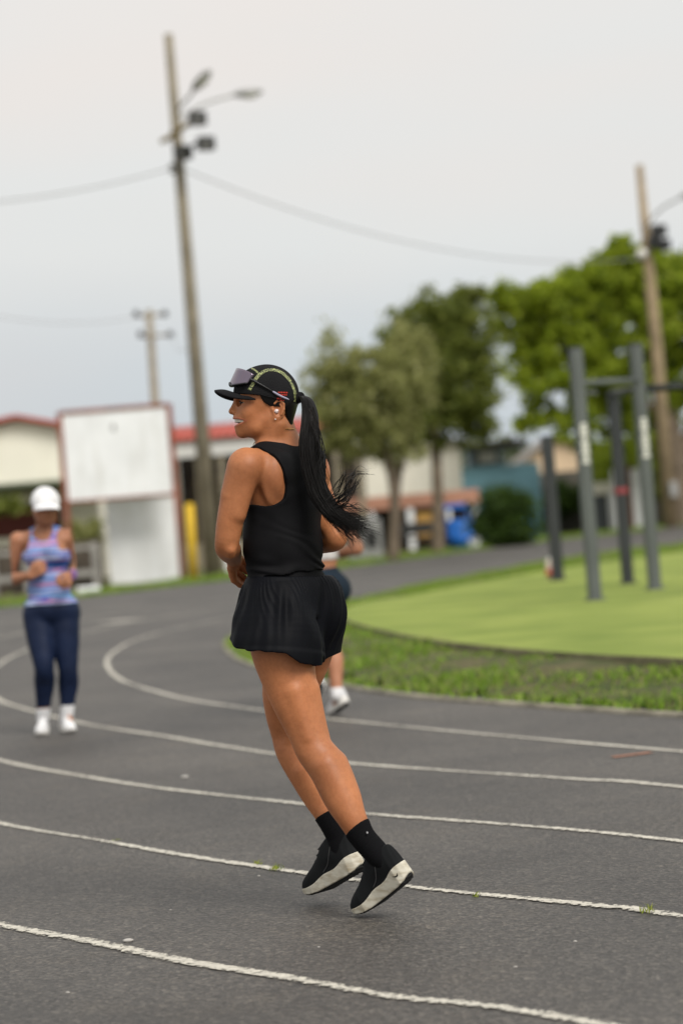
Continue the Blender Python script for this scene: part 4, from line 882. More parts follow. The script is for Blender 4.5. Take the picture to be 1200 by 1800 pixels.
def cloth_mat(name, color, rough=.85, weave=900, noise=.15, sheen=.0, nscale=14, spec=.15, bump=.25):
    m = mat(name, color, rough=rough, noise=noise, nscale=nscale, spec=spec, sheen=sheen)
    tc_ = N(m, 'ShaderNodeTexCoord'); w = N(m, 'ShaderNodeTexNoise'); w.inputs['Scale'].default_value = weave; w.inputs['Detail'].default_value = 2; Lk(m, tc_.outputs['Object'], w.inputs[0])
    bp = N(m, 'ShaderNodeBump'); bp.inputs['Strength'].default_value = bump; bp.inputs['Distance'].default_value = .001; Lk(m, w.outputs[0], bp.inputs['Height']); Lk(m, bp.outputs[0], m.node_tree.nodes['Principled BSDF'].inputs['Normal'])
    return m
TANKM = cloth_mat('black_knit', (0.0052, 0.0052, 0.0062), noise=.25, spec=.12, rough=.75)
SHORTM = cloth_mat('black_woven_nylon', (0.0028, 0.0033, 0.0052), rough=.6, noise=.2, spec=.10, weave=1400)
SOCKM = cloth_mat('black_rib_knit', (0.006, 0.006, 0.007), weave=700, spec=.08)
UPPERM = cloth_mat('black_shoe_knit', (0.010, 0.011, 0.012), weave=520, bump=.6)
HAIRM = mat('black_hair', (0.0045, 0.0036, 0.0032), rough=.42, spec=.22)
CAPM = cloth_mat('black_cap_cloth', (0.007, 0.007, 0.008), weave=600)
def foam_material():
    m = mat('cream_foam', (0.58, 0.55, 0.46), rough=.55, noise=.07, nscale=30); b = m.node_tree.nodes['Principled BSDF']
    src = b.inputs['Base Color'].links[0].from_socket
    tc_ = N(m, 'ShaderNodeTexCoord'); n = N(m, 'ShaderNodeTexNoise'); n.inputs['Scale'].default_value = 26; n.inputs['Detail'].default_value = 5; mp_ = N(m, 'ShaderNodeMapping'); mp_.inputs['Scale'].default_value = (1, 1, 3)
    Lk(m, tc_.outputs['Object'], mp_.inputs[0]); Lk(m, mp_.outputs[0], n.inputs[0])
    r = N(m, 'ShaderNodeValToRGB'); r.color_ramp.elements[0].position = .42; r.color_ramp.elements[1].position = .72; r.color_ramp.elements[0].color = (0, 0, 0, 1); Lk(m, n.outputs[0], r.inputs[0])
    mi = N(m, 'ShaderNodeMix', data_type='RGBA'); mi.inputs[7].default_value = (.36, .31, .22, 1); Lk(m, r.outputs[0], mi.inputs[0]); Lk(m, src, mi.inputs[6]); Lk(m, mi.outputs[2], b.inputs['Base Color']); return m
FOAM = foam_material(); RUBBER = mat('dark_rubber', (.02, .02, .02), rough=.8, noise=.2); ORANGE = mat('orange_foam', (.55, .13, .07), rough=.55, noise=.1, nscale=30)
WFOAM = mat('white_foam', (.72, .70, .66), rough=.6, noise=.05); WKNIT = cloth_mat('white_knit', (.70, .70, .71), weave=500)

OVERM = mat('grey_film', (.05, .05, .052), rough=.5)
XS = np.array([0, .012, .03, .09, .14, .19, .23, .25, .262]); WS = np.array([.008, .024, .034, .034, .037, .046, .039, .025, .006])
def shoe(root, heel, toe, side, mats, S=1.0, h=.0022, upref=None, logo=False, label=None):
    """heel, toe: ends of the sole's underside; side: +1 left foot"""
    heel, toe = A3(heel), A3(toe); F_ = unit(toe - heel); u = A3(upref if upref is not None else (0, 0, 1)); U = unit(u - F_ * (u @ F_)); Lf = np.cross(U, F_); Rm = np.stack([F_, Lf, U], 1)
    w = lambda x: np.interp(x, XS, WS); yc = lambda x: -side * .006 * np.sin(np.clip(x / .262, 0, 1) * np.pi) 
    top = lambda x: np.interp(x, [0, .03, .1, .16, .22, .262], [.056, .051, .041, .034, .030, .036]); bot = lambda x: np.interp(x, [0, .02, .05, .17, .21, .262], [.016, .004, 0, 0, .006, .024])
    hz = lambda x: np.interp(x, [0, .012, .04, .085, .115, .145, .18, .22, .258], [.102, .116, .124, .134, .124, .098, .078, .064, .046])
    def solid(fn):
        g_ = Field((-.02, -.06, -.02), (.285, .06, .15), h); X, Y, Z = g_.coords(g_.full()); g_.v = fn(X, Y, Z).astype(np.float32) + np.zeros_like(g_.v); return g_.mesh()
    def emit(name, VF, m, parent):
        V, F = VF; return mesh_np(name, (V * S) @ Rm.T + heel, F, m, parent)
    ends = lambda X: np.maximum(-X, X - .262)
    d_sole = lambda X, Y, Z: np.maximum(np.maximum(np.maximum(np.abs(Y - yc(X)) - w(X), Z - top(X) - .003 * np.sin(X * 60)), bot(X) + .003 - Z), ends(X))
    d_out = lambda X, Y, Z: np.maximum(np.maximum(np.maximum(np.abs(Y - yc(X)) - w(X) + .006, Z - bot(X) - .005), bot(X) - Z + .0015 * np.sign(np.sin(X * 420))), ends(X) + .004)
    def d_up(X, Y, Z):
        wu = np.maximum(w(X) - .003, .002) + .007 * np.exp(-((X - .075) / .04) ** 2) * np.clip((Z - .05) / .03, 0, 1); hh_ = hz(X); z_ = np.maximum(Z - .034, 0) / np.maximum(hh_ - .030, .006)
        return np.maximum((((np.abs(Y - yc(X)) / wu) ** 2.3 + z_ ** 2.3) ** (1 / 2.3) - 1) * .024, np.maximum(.030 - Z, ends(X) + .003))
    r = emit('shoe', solid(d_up), mats[0], root)
    if label: r['label'] = label
    emit('midsole', solid(d_sole), mats[1], r); emit('outsole', solid(d_out), mats[2], r)
    def loc(x, y, z): return Vector(heel + Rm @ (A3((x, y, z)) * S))
    # laces, heel tab
    lc = MB()
    for i in range(5):
        x = .118 + i * .016; zz = float(hz(x)) + .001; ww = .015
        lc.tube([loc(x, yc(x) - ww, zz - .006), loc(x + .004, yc(x), zz + .002), loc(x + .008, yc(x) + ww, zz - .006)], .0024 * S, 5)
    lc.build('laces', mats[3], r)
    ov = MB()
    for sy in (1, -1):
        P_ = []
        for x, z in ((.060, .112), (.075, .085), (.098, .060), (.125, .046)):
            wu = float(w(x)) - .003 + .007 * math.exp(-((x - .075) / .04) ** 2) * min(max((z - .05) / .03, 0), 1); zz = max(z - .034, 0) / max(float(hz(x)) - .030, .006)
            P_.append(loc(x, float(yc(x)) + sy * (wu * max(0, 1 - min(zz, .999) ** 2.3) ** (1 / 2.3) + .0006), z))
        ov.tube(spline(P_, 4), .0016 * S, 5)
    ov.build('side_overlay', OVERM, r)
    if logo:
        pl = [(.018, .041), (.0205, .033), (.024, .031), (.030, .033), (.040, .0405), (.029, .0365), (.0245, .0355), (.0215, .0365)]
        lg = MB(); lg.face([loc(x, side * (float(w(x)) + .0018) + float(yc(x)), z - .004) for x, z in pl]); lg.build('logo', mats[0], r)
    return loc

# ------------------------------------------------------------------ the runner
RZ = 7.0
def Q(px, py, dy=0.0): return A3(At(px, py, RZ + dy))
TF = frame(math.radians(45)); TL, TFW, TU = TF[:, 0], TF[:, 1], TF[:, 2]
run_root = empty('person', Vector((Q(600, 1600, .1)[0], RZ + .1, 0)), 'smiling runner in black cap, black sleeveless top and pleated black shorts, mid-stride on the track', 'person')
C_chest, C_waist, C_pel = Q(497, 862, .15), Q(497, 955, .15), Q(508, 1058, .15)
torso = [(ell(C_chest, (.126, .098, .150), TF), .03), (ell(Q(498, 826, .15), (.142, .080, .062), TF), .03), (ell(C_waist, (.118, .094, .13), TF), .04), (ell(C_pel, (.138, .098, .10), TF), .05)]
for sg in (1, -1):
    torso += [(ell(C_pel + TL * .062 * sg - TFW * .032 - TU * .035, (.076, .070, .085), TF), .04), (ell(C_chest + TL * .062 * sg + TFW * .072 - TU * .01, (.060, .055, .055), TF), .03),
              (ell(C_chest + TL * .082 * sg - TFW * .066 + TU * .045, (.045, .032, .062), TF), .025)]
NB, NT = Q(493, 790, .15), Q(484, 742, .145)
shL, shR = Q(433, 819, .03), Q(540, 815, .26)
traps = [(cone(Q(494, 782, .15), shL * .8 + NB * .2, .031, .033), .03), (cone(Q(494, 778, .15), shR * .8 + NB * .2, .036, .034), .03)]
neck = [(cone(NB, NT, .062, .052), .025), (cone(Q(475, 790, .14), Q(479, 748, .12), .040, .036), .025), (cone(Q(466, 790, .115), Q(492, 746, .095), .010, .012), .030)]
arms = chain([(shL, .054), (Q(421, 850, .03), .0455), (Q(411, 885, .03), .0415), (Q(403, 925, .035), .0385), (Q(399, 958, .048), .0355), (Q(402, 966, .12), .036), (Q(408, 976, .20), .029), (Q(412, 984, .27), .0235)], .022)
arms += chain([(shR, .053), (Q(560, 868, .25), .043), (Q(579, 918, .225), .037), (Q(590, 946, .20), .034), (Q(570, 952, .27), .035), (Q(540, 958, .36), .029), (Q(520, 962, .42), .024)], .022)
hands_ = hand(Q(412, 984, .27), (.02, .9, -.30), (.75, .1, -.5), 1, 1.0, .62) + hand(Q(520, 962, .42), (-.62, .7, .0), (-.55, -.6, -.3), -1, 1.0, .85)
legs = chain([(Q(486, 1080, .085), .097), (Q(496, 1137, .07), .0935), (Q(506, 1185, .06), .081), (Q(521, 1236, .045), .068), (Q(538, 1283, .03), .0565), (Q(553, 1318, .02), .0550), (Q(578, 1352, .0), .0575), (Q(600, 1399, -.02), .0545), (Q(617, 1435, -.04), .0430), (Q(636, 1470, -.048), .0345), (Q(662, 1500, -.056), .0330), (Q(678, 1522, -.062), .026), (Q(669, 1553, -.035), .02), (Q(644, 1575, .012), .012)], .022)
legs += chain([(Q(545, 1080, .215), .097), (Q(529, 1150, .24), .091), (Q(510, 1203, .265), .083), (Q(505, 1247, .285), .068), (Q(509, 1288, .30), .0560), (Q(518, 1322, .29), .0550), (Q(546, 1369, .27), .0560), (Q(563, 1400, .26), .0520), (Q(582, 1437, .235), .0410), (Q(595, 1470, .224), .0340), (Q(600, 1492, .216), .0330), (Q(605, 1510, .21), .026), (Q(587, 1531, .246), .02), (Q(562, 1550, .29), .012)], .022)
BK = -TFW
def muscles(a, b, kn, c1, c2, sg):
    """hamstring tendons either side of the knee hollow, two calf heads, tendon above the heel"""
    out = []
    for s_ in (1, -1):
        out += [(cone(a + BK * .040 + TL * .030 * s_, kn + BK * .030 + TL * .032 * s_, .028, .013), .016), (cone(c1 + BK * .022 + TL * .020 * s_, c2 + BK * .018 + TL * .014 * s_, .034, .024), .012)]
    out += [(cone(c2 + BK * .026, c2 * .4 + (2 * c2 - c1) * .6 + BK * .026, .016, .009), .02)]
    return out
muscle = muscles(Q(515, 1215, .05), None, Q(542, 1293, .028), Q(572, 1343, .005), Q(602, 1402, -.022), 1) + muscles(Q(507, 1220, .275), None, Q(511, 1296, .295), Q(536, 1352, .278), Q(565, 1403, .258), -1)
muscle += [(cone(shL + BK * .016 + TL * .01, Q(409, 905, .03) + BK * .022, .038, .024), .012), (cone(shL + TL * .014 - TU * .01, Q(413, 868, .03) + TL * .012, .046, .028), .014), (cone(Q(400, 968, .03) + BK * .012, Q(401, 974, .04) + BK * .010, .014, .014), .014)]
muscle += [(ell(C_chest + TL * .100 - TFW * .052 + TU * .035, (.030, .020, .075), TF), .014), (ell(C_chest - TL * .100 - TFW * .052 + TU * .035, (.030, .020, .075), TF), .014)]
HH = Head(Q(468, 715, .14), -A3(rt) * 1.0 + A3((0, -.11, 0)), A3(up), 7.14 / 7.0)
cutp, cutn = Q(480, 786, .14), A3(up)
# body below the collar
lo = Q(370, 1622, 0) * [1, 0, 1] + A3((-.02, RZ - .16, -.02)); hi = Q(640, 775, 0) * [1, 0, 1] + A3((.10, RZ + .62, .02)); hi[0] = Q(735, 1500, 0)[0]
fb = Field(lo, hi, .0034)
for p, k in torso + traps + neck + arms + hands_ + legs + muscle: fb.add(p, k)
fb.add(cone(C_chest + TL * .066 - TFW * .105 + TU * .09, C_chest + TL * .072 - TFW * .105 - TU * .03, .010, .010), .02, sub=True)
fb.clip(lambda X, Y, Z: (X - cutp[0]) * cutn[0] + (Y - cutp[1]) * cutn[1] + (Z - cutp[2]) * cutn[2])
V1, F1 = fb.mesh()
# head and neck at a finer grain, same implicit surface
fh = Field((-.13, -.12, -.165), (.135, .12, .15), .0017, HH.O, HH.R)
for p, k in head_prims(HH): fh.add(p, k)
for p, k in neck + traps + torso[:2]: fh.add(p, k)
head_features(fh, HH)
fh.clip(lambda X, Y, Z: -((X - cutp[0]) * cutn[0] + (Y - cutp[1]) * cutn[1] + (Z - cutp[2]) * cutn[2]) - .002)
V2, F2 = fh.mesh()
body = mesh_np('body', np.vstack([V1, V2]), np.vstack([F1, F2 + len(V1)]), SKIN, run_root)
at_ = body.data.attributes.new('lip', 'FLOAT', 'POINT'); at_.data.foreach_set('value', np.concatenate([np.zeros(len(V1)), lip_mask(V2, HH)]).astype(np.float32))

# eyes, brows, teeth
EYEW = mat('eye_white', (.72, .68, .64), rough=.2); IRIS = mat('dark_iris', (.02, .01, .006), rough=.15); TEETH = mat('teeth', (.56, .52, .44), rough=.3); BROWM = mat('brow_hair', (.02, .014, .010), rough=.7); MOUTHM = mat('mouth_inside', (.12, .03, .03), rough=.6)
def face_bits(H, root, w0=17.0):
    for sg in (1, -1):
        ey = MB().sphere(H.p(431.2, 709.2, (w0 + 1.5) * sg), H.r(7.8), (1, 1, 1), 16).build('eye', EYEW, root)
        MB().sphere(H.p(426.2, 709.0, (w0 + 4.5) * sg), H.r(4.1), (1, 1, 1), 12).build('iris', IRIS, ey)
        ls = MB(); ls.tube(spline([H.p(424, 707.2, (w0 - 5) * sg), H.p(421.6, 706.4, (w0 + 1) * sg), H.p(425, 706.6, (w0 + 8) * sg), H.p(431, 708.8, (w0 + 11.5) * sg)], 5), H.r(1.0), 5); ls.build('eyelash', BROWM, ey)
        bw_ = MB(); C = spline([H.p(412.6, 698.5, 6 * sg), H.p(413.2, 695, 14 * sg), H.p(418.6, 694.5, 23 * sg), H.p(428, 698, 30 * sg)], 6); bw_.tube(C, np.interp(np.linspace(0, 1, len(C)), [0, .3, 1], [H.r(1.6), H.r(2.2), H.r(.8)]).tolist(), 6); bw_.build('eyebrow', BROWM, root)
def teeth_row(H, root):
    PC, ph, rho, upl, lwl = H.mouth; n = 12; ed = np.linspace(-.92, .92, n + 1)
    par = MB(); par.sphere(H.p(433, 743, 0), H.r(1), (13, 15, 7.5), 16, Matrix([list(r_) for r_ in H.R])); mo = par.build('mouth_lining', MOUTHM, root)
    for i in range(n):
        t_ = (ed[i] + ed[i + 1]) / 2; r_ = float(np.interp(t_, ph, rho)) - 3.0; q = t_ * PC
        f2 = unit(H.f * math.cos(q) + H.l * math.sin(q)); l2 = unit(np.cross(H.u, f2)); Rm = Matrix([[f2[k], l2[k], H.u[k]] for k in range(3)])
        wd = (ed[1] - ed[0]) * PC * r_ * 1.0; hgt = 8.2 - 3.4 * abs(t_) ** 2
        MB().box(H.p(436 - math.cos(q) * r_, upl(abs(t_)) + hgt / 2 - 1.0, math.sin(q) * r_), (H.r(2.6), H.r(wd), H.r(hgt)), R=Rm, bevel=H.r(.6)).build('tooth', TEETH, mo)
face_bits(HH, run_root); teeth_row(HH, run_root)

# hair on the skull below the cap
fs = Field((-.13, -.11, -.12), (.135, .11, .12), .0022, HH.O, HH.R)
fs.add(HH.ell(473, 697, 0, 53, 45.6, 52), .004); fs.add(HH.ell(490, 714, 0, 27, 37, 34), .02)
for sg in (1, -1): fs.add(HH.cone((498, 716, 13 * sg), (502, 741, 12 * sg), 21, 14), .02)
def hairline(X, Y, Z):
    q = [(X - HH.O[0]) * HH.R[0, k] + (Y - HH.O[1]) * HH.R[1, k] + (Z - HH.O[2]) * HH.R[2, k] for k in range(3)]
    px = 470 - q[0] / HH.S; py = 715 - q[2] / HH.S
    front = np.interp(py, [690, 698, 704, 710, 716, 717.5, 722, 735, 750], [452, 456, 459, 464, 474, 498, 501, 502, 503]) ; wav = 1.2 * np.sin(py * 2.1)
    return np.maximum((front + wav - px), (py - 750 - 6 * np.sin(px * .35) * .4)) * HH.S * .8
fs.clip(hairline)
V, F = fs.mesh(); hair = mesh_np('hair', V, F, HAIRM, run_root)
# ponytail: a sheaf of tapered strands
def strands(guides, n, r0, name, parent, seedv=2, sides=4, m=HAIRM):
    """guides: function(i, rand) -> (k,3) points ; tapered tubes joined into one mesh"""
    r = np.random.default_rng(seedv); Vs = []; Fs = []; off = 0
    for i in range(n):
        C = guides(i, r); k = len(C); T = np.gradient(C, axis=0); T /= np.linalg.norm(T, axis=1)[:, None] + 1e-9
        a = np.cross(T, [0.2, 1, 0.1]); a /= np.linalg.norm(a, axis=1)[:, None] + 1e-9; b = np.cross(T, a)
        rad = r0 * r.uniform(.6, 1.3) * np.interp(np.linspace(0, 1, k), [0, .1, .6, 1], [.8, 1, .9, .12])
        ring = np.stack([C + (a * math.cos(q) + b * math.sin(q)) * rad[:, None] for q in np.arange(sides) * 2 * np.pi / sides], 1)
        Vs.append(ring.reshape(-1, 3)); base_ = off + np.arange(k - 1)[:, None, None] * sides; j = np.arange(sides)
        Fs.append(np.stack([base_[:, 0] + j, base_[:, 0] + (j + 1) % sides, base_[:, 0] + sides + (j + 1) % sides, base_[:, 0] + sides + j], -1).reshape(-1, 4)); off += k * sides
    return mesh_np(name, np.vstack(Vs), np.vstack(Fs), m, parent)
pt = [(517, 703, .13), (529, 697, .11), (540, 706, .08), (545, 735, .045), (543, 785, .02), (550, 832, .01), (565, 874, .0), (590, 906, -.01)]
PTc = np.array([Q(*p) for p in pt]); wid_ = np.array([5, 7, 11, 14.5, 17.5, 18.5, 20, 24]) / 606
def pony(i, r):
    th = r.uniform(0, 2 * np.pi); rr = math.sqrt(r.uniform(0, 1)); off = np.array([math.cos(th) * rr, math.sin(th) * rr * .75])
    end = r.uniform(.75, 1.0)
    P = PTc + np.outer(wid_ * off[0], A3(rt) * .97) + np.outer(wid_ * off[1], A3((0, 1, 0)))
    P = P + r.normal(0, .0015, P.shape) * np.linspace(0, 1.5, len(P))[:, None]
    sp = spline(list(P), 5); sp = sp[:int(len(sp) * (.80 + .2 * end))]
    d = sp[-1] - sp[-4]; d = d / np.linalg.norm(d)
    flick = A3(rt) * r.uniform(.3, 1.2) + A3(up) * r.normal(-.35, .30); flick /= np.linalg.norm(flick); L = r.uniform(.02, .10)
    ext = np.array([sp[-1] + d * L * t_ * (1 - t_ * .5) + flick * L * t_ * t_ * .9 for t_ in np.linspace(.2, 1, 5)])
    return np.vstack([sp, ext])
pony_o = strands(pony, 950, .00125, 'ponytail', hair, 11)
WS_ = [[(575, 880), (592, 862), (601, 838), (607, 826)], [(580, 884), (604, 868), (614, 842), (632, 832), (648, 830)], [(585, 890), (606, 872), (622, 852), (628, 838)], [(582, 890), (604, 880), (618, 862), (621, 848)], [(585, 895), (610, 890), (628, 892), (642, 898)], [(588, 905), (612, 908), (630, 920), (641, 938)], [(586, 910), (606, 922), (622, 936), (634, 952)], [(582, 912), (602, 930), (618, 944), (628, 955)], [(584, 900), (608, 900), (626, 908), (643, 914)], [(545, 720), (560, 760), (563, 800), (570, 830)], [(548, 740), (565, 790), (566, 820), (580, 850)], [(590, 905), (610, 918), (625, 928), (640, 930)], [(590, 895), (606, 884), (614, 868), (610, 852)]]
def wisp(i, r):
    W = WS_[i % len(WS_)]; P = np.array([Q(x + r.normal(0, 3.4) * (k / 2) + r.normal(0, 3), y + r.normal(0, 3.4) * (k / 2) + r.normal(0, 3), -.01 + r.normal(0, .018)) for k, (x, y) in enumerate(W)]); return spline(list(P), 6)
strands(wisp, 140, .0009, 'loose_strands', hair, 5)
tie = MB(); tie.tube([Q(522, 701, .125), Q(529, 697, .108)], [.016, .015], 12); tie.build('hair_tie', CAPM, hair)
# cap
fc = Field((-.13, -.11, -.05), (.12, .11, .15), .0019, HH.O, HH.R)
fc.add(HH.ell(471, 696, 0, 57, 49, 55.5), .004); fc.add(HH.ell(452, 690, 0, 36, 44, 38), .02)
def capcut(X, Y, Z):
    q = [(X - HH.O[0]) * HH.R[0, k] + (Y - HH.O[1]) * HH.R[1, k] + (Z - HH.O[2]) * HH.R[2, k] for k in range(3)]
    px = 470 - q[0] / HH.S; py = 715 - q[2] / HH.S
    return (py - np.interp(px, [400, 412, 455, 480, 505, 530], [692, 693, 697, 703, 714, 722])) * HH.S
fc.clip(capcut)
def capbumps(X, Y, Z):   # panel seams
    w = (X - HH.O[0]) * HH.R[0, 1] + (Y - HH.O[1]) * HH.R[1, 1] + (Z - HH.O[2]) * HH.R[2, 1]
    return .0012 * np.exp(-((np.abs(w) - .028) / .0022) ** 2)
fc.shift(capbumps)
V, F = fc.mesh()
CAPMESH = cloth_mat('black_mesh_cap', (0.010, 0.010, 0.011), weave=600); _b = CAPMESH.node_tree.nodes['Principled BSDF']
vo = N(CAPMESH, 'ShaderNodeTexVoronoi'); vo.inputs['Scale'].default_value = 260; tcx = N(CAPMESH, 'ShaderNodeTexCoord'); Lk(CAPMESH, tcx.outputs['Object'], vo.inputs[0]); bpx = N(CAPMESH, 'ShaderNodeBump'); bpx.inputs['Strength'].default_value = .9; bpx.inputs['Distance'].default_value = .0015; Lk(CAPMESH, vo.outputs['Distance'], bpx.inputs['Height']); Lk(CAPMESH, bpx.outputs[0], _b.inputs['Normal'])
cap = mesh_np('cap', V, F, CAPMESH, run_root)
# brim
nu, nv = 26, 12; Vb = []
for layer in (0, 1):
    for i in range(nu):
        th = math.pi * (i / (nu - 1) - .5)
        for j in range(nv):
            t_ = j / (nv - 1); c_, s__ = math.cos(th), math.sin(th)
            inner_px, outer_px = 436 - 24 * c_, 448 - 69 * c_ ** .75 if c_ > 0 else 448
            w = (41 * s__) * (1 - t_) + (45 * s__) * t_
            px = inner_px * (1 - t_) + outer_px * t_
            py = (690 + 8 * abs(s__) ** 2) * (1 - t_) + (686 + 17 * abs(s__) ** 1.6) * t_ - 3.0 * math.sin(math.pi * t_) * c_ + layer * 2.6
            Vb.append(HH.p(px, py, w))
idx = lambda l, i, j: l * nu * nv + i * nv + j
Fb = []
for i in range(nu - 1):
    for j in range(nv - 1):
        Fb.append((idx(0, i, j), idx(0, i + 1, j), idx(0, i + 1, j + 1), idx(0, i, j + 1))); Fb.append((idx(1, i, j), idx(1, i, j + 1), idx(1, i + 1, j + 1), idx(1, i + 1, j)))
    Fb.append((idx(0, i, nv - 1), idx(0, i + 1, nv - 1), idx(1, i + 1, nv - 1), idx(1, i, nv - 1)))
mesh_np('brim', np.array(Vb), Fb, CAPM, cap)
# reflective yellow-green trim bands on both sides of the crown, red dash patch
def on_cap(px, py, sg, lift=0.8):
    d = fc.ray(((470 - px) * HH.S, 0, (715 - py) * HH.S), (0, sg, 0), .10) / HH.S
    return HH.p(px, py, sg * (d + lift))
TRIM = bpy.data.materials.new('yellow_fleck_trim'); TRIM.use_nodes = True; _b = TRIM.node_tree.nodes['Principled BSDF']; _b.inputs['Roughness'].default_value = .5
ck = N(TRIM, 'ShaderNodeTexVoronoi'); ck.inputs['Scale'].default_value = 620; tcx = N(TRIM, 'ShaderNodeTexCoord'); Lk(TRIM, tcx.outputs['Object'], ck.inputs[0]); sc_ = N(TRIM, 'ShaderNodeSeparateColor'); Lk(TRIM, ck.outputs['Color'], sc_.inputs[0]); rp = N(TRIM, 'ShaderNodeValToRGB'); rp.color_ramp.interpolation = 'CONSTANT'; rp.color_ramp.elements[0].color = (.012, .012, .010, 1); rp.color_ramp.elements[1].position = .56; rp.color_ramp.elements[1].color = (.40, .44, .17, 1); Lk(TRIM, sc_.outputs[0], rp.inputs[0]); Lk(TRIM, rp.outputs[0], _b.inputs['Base Color'])
def band(pts, wpx, name, sg, m, lift=.9):
    C = spline([A3(p) for p in pts], 8); T = np.gradient(C, axis=0); T /= np.linalg.norm(T, axis=1)[:, None]; Nn = np.stack([-T[:, 1], T[:, 0]], 1)
    V = [A3(on_cap(*(c + n * o * wpx), sg, lift)) for o in (-.5, 0, .5) for c, n in zip(C, Nn)]; k = len(C)
    F = [(q * k + i, q * k + i + 1, (q + 1) * k + i + 1, (q + 1) * k + i) for q in (0, 1) for i in range(k - 1)]; mesh_np(name, np.array(V), F, m, cap)
REDP2 = mat('red_dash_print', (.62, .045, .025), rough=.6)
for sg in (1, -1):
    band([(437, 688), (444, 676), (452, 664), (463, 655), (478, 651.5), (494, 656), (507, 668), (515, 683), (519, 698), (517, 714)], 5.4, 'trim_band', sg, TRIM)
    band([(443, 648), (450, 654), (456, 662)], 3.2, 'trim_band', sg, TRIM)
    dsh = []
    rd = MB()
    for r_i, (y0, xs_, ln) in enumerate(((690.5, range(487, 503, 3), 3.2), (694.5, range(486, 503, 3), 3.2), (701, range(485, 493, 3), 3.4), (704.5, range(487, 499, 3), 2.6))):
        for x in xs_: rd.face([on_cap(x, y0, sg, 1.2), on_cap(x + 1.6, y0 + .5, sg, 1.2), on_cap(x + 1.6, y0 + ln - .6, sg, 1.2), on_cap(x, y0 + ln - .5, sg, 1.2)])
    rd.build('red_print', REDP2, cap)
# sunglasses pushed up on the cap
LENS = mat('violet_mirror_lens', (.17, .135, .18), rough=.14, spec=.8, metal=.55); FRAMEM = mat('black_plastic', (.012, .012, .013), rough=.35); TIPM = mat('lilac_grey_rubber', (.33, .32, .42), rough=.5)
sg_ = empty('sunglasses_root', (0, 0, 0)) if False else None
nl = 22; VL = []
for i in range(nl):
    t_ = -1 + 2 * i / (nl - 1)
    for j in range(8):
        s__ = j / 7; w = 46 * math.sin(t_ * 1.25) / math.sin(1.25); px = 405.5 + 11.5 * s__ + 28 * (1 - math.cos(t_ * 1.25)) / (1 - math.cos(1.25))
        notch = 6.0 * math.exp(-(t_ / .16) ** 2) * (1 - s__); py = 679 - 31 * s__ * (1 - .42 * abs(t_) ** 2.5) - notch - 3 * abs(t_) ** 2 * (1 - s__)
        VL.append(HH.p(px, py, w))
FL = [(i * 8 + j, (i + 1) * 8 + j, (i + 1) * 8 + j + 1, i * 8 + j + 1) for i in range(nl - 1) for j in range(7)]
lens = mesh_np('sunglasses', np.array(VL), FL, LENS, run_root); so = lens.modifiers.new('thickness', 'SOLIDIFY'); so.thickness = .002
VL = np.array(VL).reshape(nl, 8, 3); fr = MB(); fr.tube([Vector(q) for q in VL[:, 0]], HH.r(1.6), 6); 
fr.build('frame', FRAMEM, lens)
for sg in (1, -1):
    a0 = Vector(VL[-1 if sg > 0 else 0, 3]); tm = MB(); P_ = spline([a0, HH.p(446, 673, 48 * sg), HH.p(462, 682, 51 * sg), HH.p(478, 691, 51.5 * sg)], 6); tm.tube([Vector(q) for q in P_], np.linspace(HH.r(3.0), HH.r(1.1), len(P_)).tolist(), 6); tm.build('temple', FRAMEM, lens)
    tp_ = MB(); P_ = spline([HH.p(477, 690.5, 51.5 * sg), HH.p(490, 698, 50.5 * sg), HH.p(506, 704.5, 48 * sg)], 6); tp_.tube([Vector(q) for q in P_], [HH.r(x) for x in np.interp(np.linspace(0, 1, len(P_)), [0, .2, .8, 1], [1.2, 2.0, 1.7, .7])], 6); tp_.build('temple_tip', TIPM, lens)
# earbud, earring, necklace
eb = MB(); eb.sphere(HH.p(484.5, 724.5, 40.5), HH.r(4.2), (1, 1, 1), 14); eb.tube([HH.p(481, 725.5, 42.5), HH.p(488, 722.8, 43)], [HH.r(1.8), HH.r(1.9)], 10); eb.build('earbud', mat('rose_white_plastic', (.72, .60, .58), rough=.15, spec=.7), run_root)
GOLD = mat('gold', (.70, .45, .16), rough=.25, metal=1.0)
MB().sphere(HH.p(482.5, 738.5, 43), HH.r(1.3), (1, 1, 1), 10).build('earring', mat('clear_stone', (.8, .78, .76), rough=.1, spec=.9), run_root)
nk = []
for a in np.linspace(0, 2 * np.pi, 40):
    c_ = Q(482, 770, .145); rr_ = .0635; p = c_ + (TL * math.cos(a) * .95 + TFW * math.sin(a) * 1.05) * rr_ - TU * .022 * math.sin(a); nk.append(p)
MB().tube([Vector(p) for p in nk], .0011, 6, cap=False).build('necklace', GOLD, run_root)

# sleeveless top
loT, hiT = C_chest - A3((.25, .25, .30)), C_chest + A3((.25, .25, .20))
ft = Field(loT, hiT, .0029)
for p, k in torso[:3] + torso[4:] + traps + [torso[3]]: ft.add(p, k, grow=.0055)
za, zt_, zhem = Q(497, 890, .15)[2], C_chest[2], Q(497, 1001, .15)[2]
def tank_cut(X, Y, Z):
    x, y = X - C_chest[0], Y - C_chest[1]; a = np.abs(x * TL[0] + y * TL[1])
    f_ = x * TFW[0] + y * TFW[1]; v = Z - za
    ain = np.interp(v, [0, .02, .06, .10, .14, .19], [.078, .072, .075, .084, .096, .112]) + np.where(f_ > 0, .012, 0)
    tilt = .10 * (a - .08)
    r = .028; qx, qy = (ain + r) - a, (r + tilt) - v            # inside armhole when a > ain and v > 0
    hole = np.minimum(np.maximum(qx, qy), 0) + np.sqrt(np.maximum(qx, 0) ** 2 + np.maximum(qy, 0) ** 2) - r
    return np.maximum(-hole, zhem - Z + .004 * np.sin(a * 40))
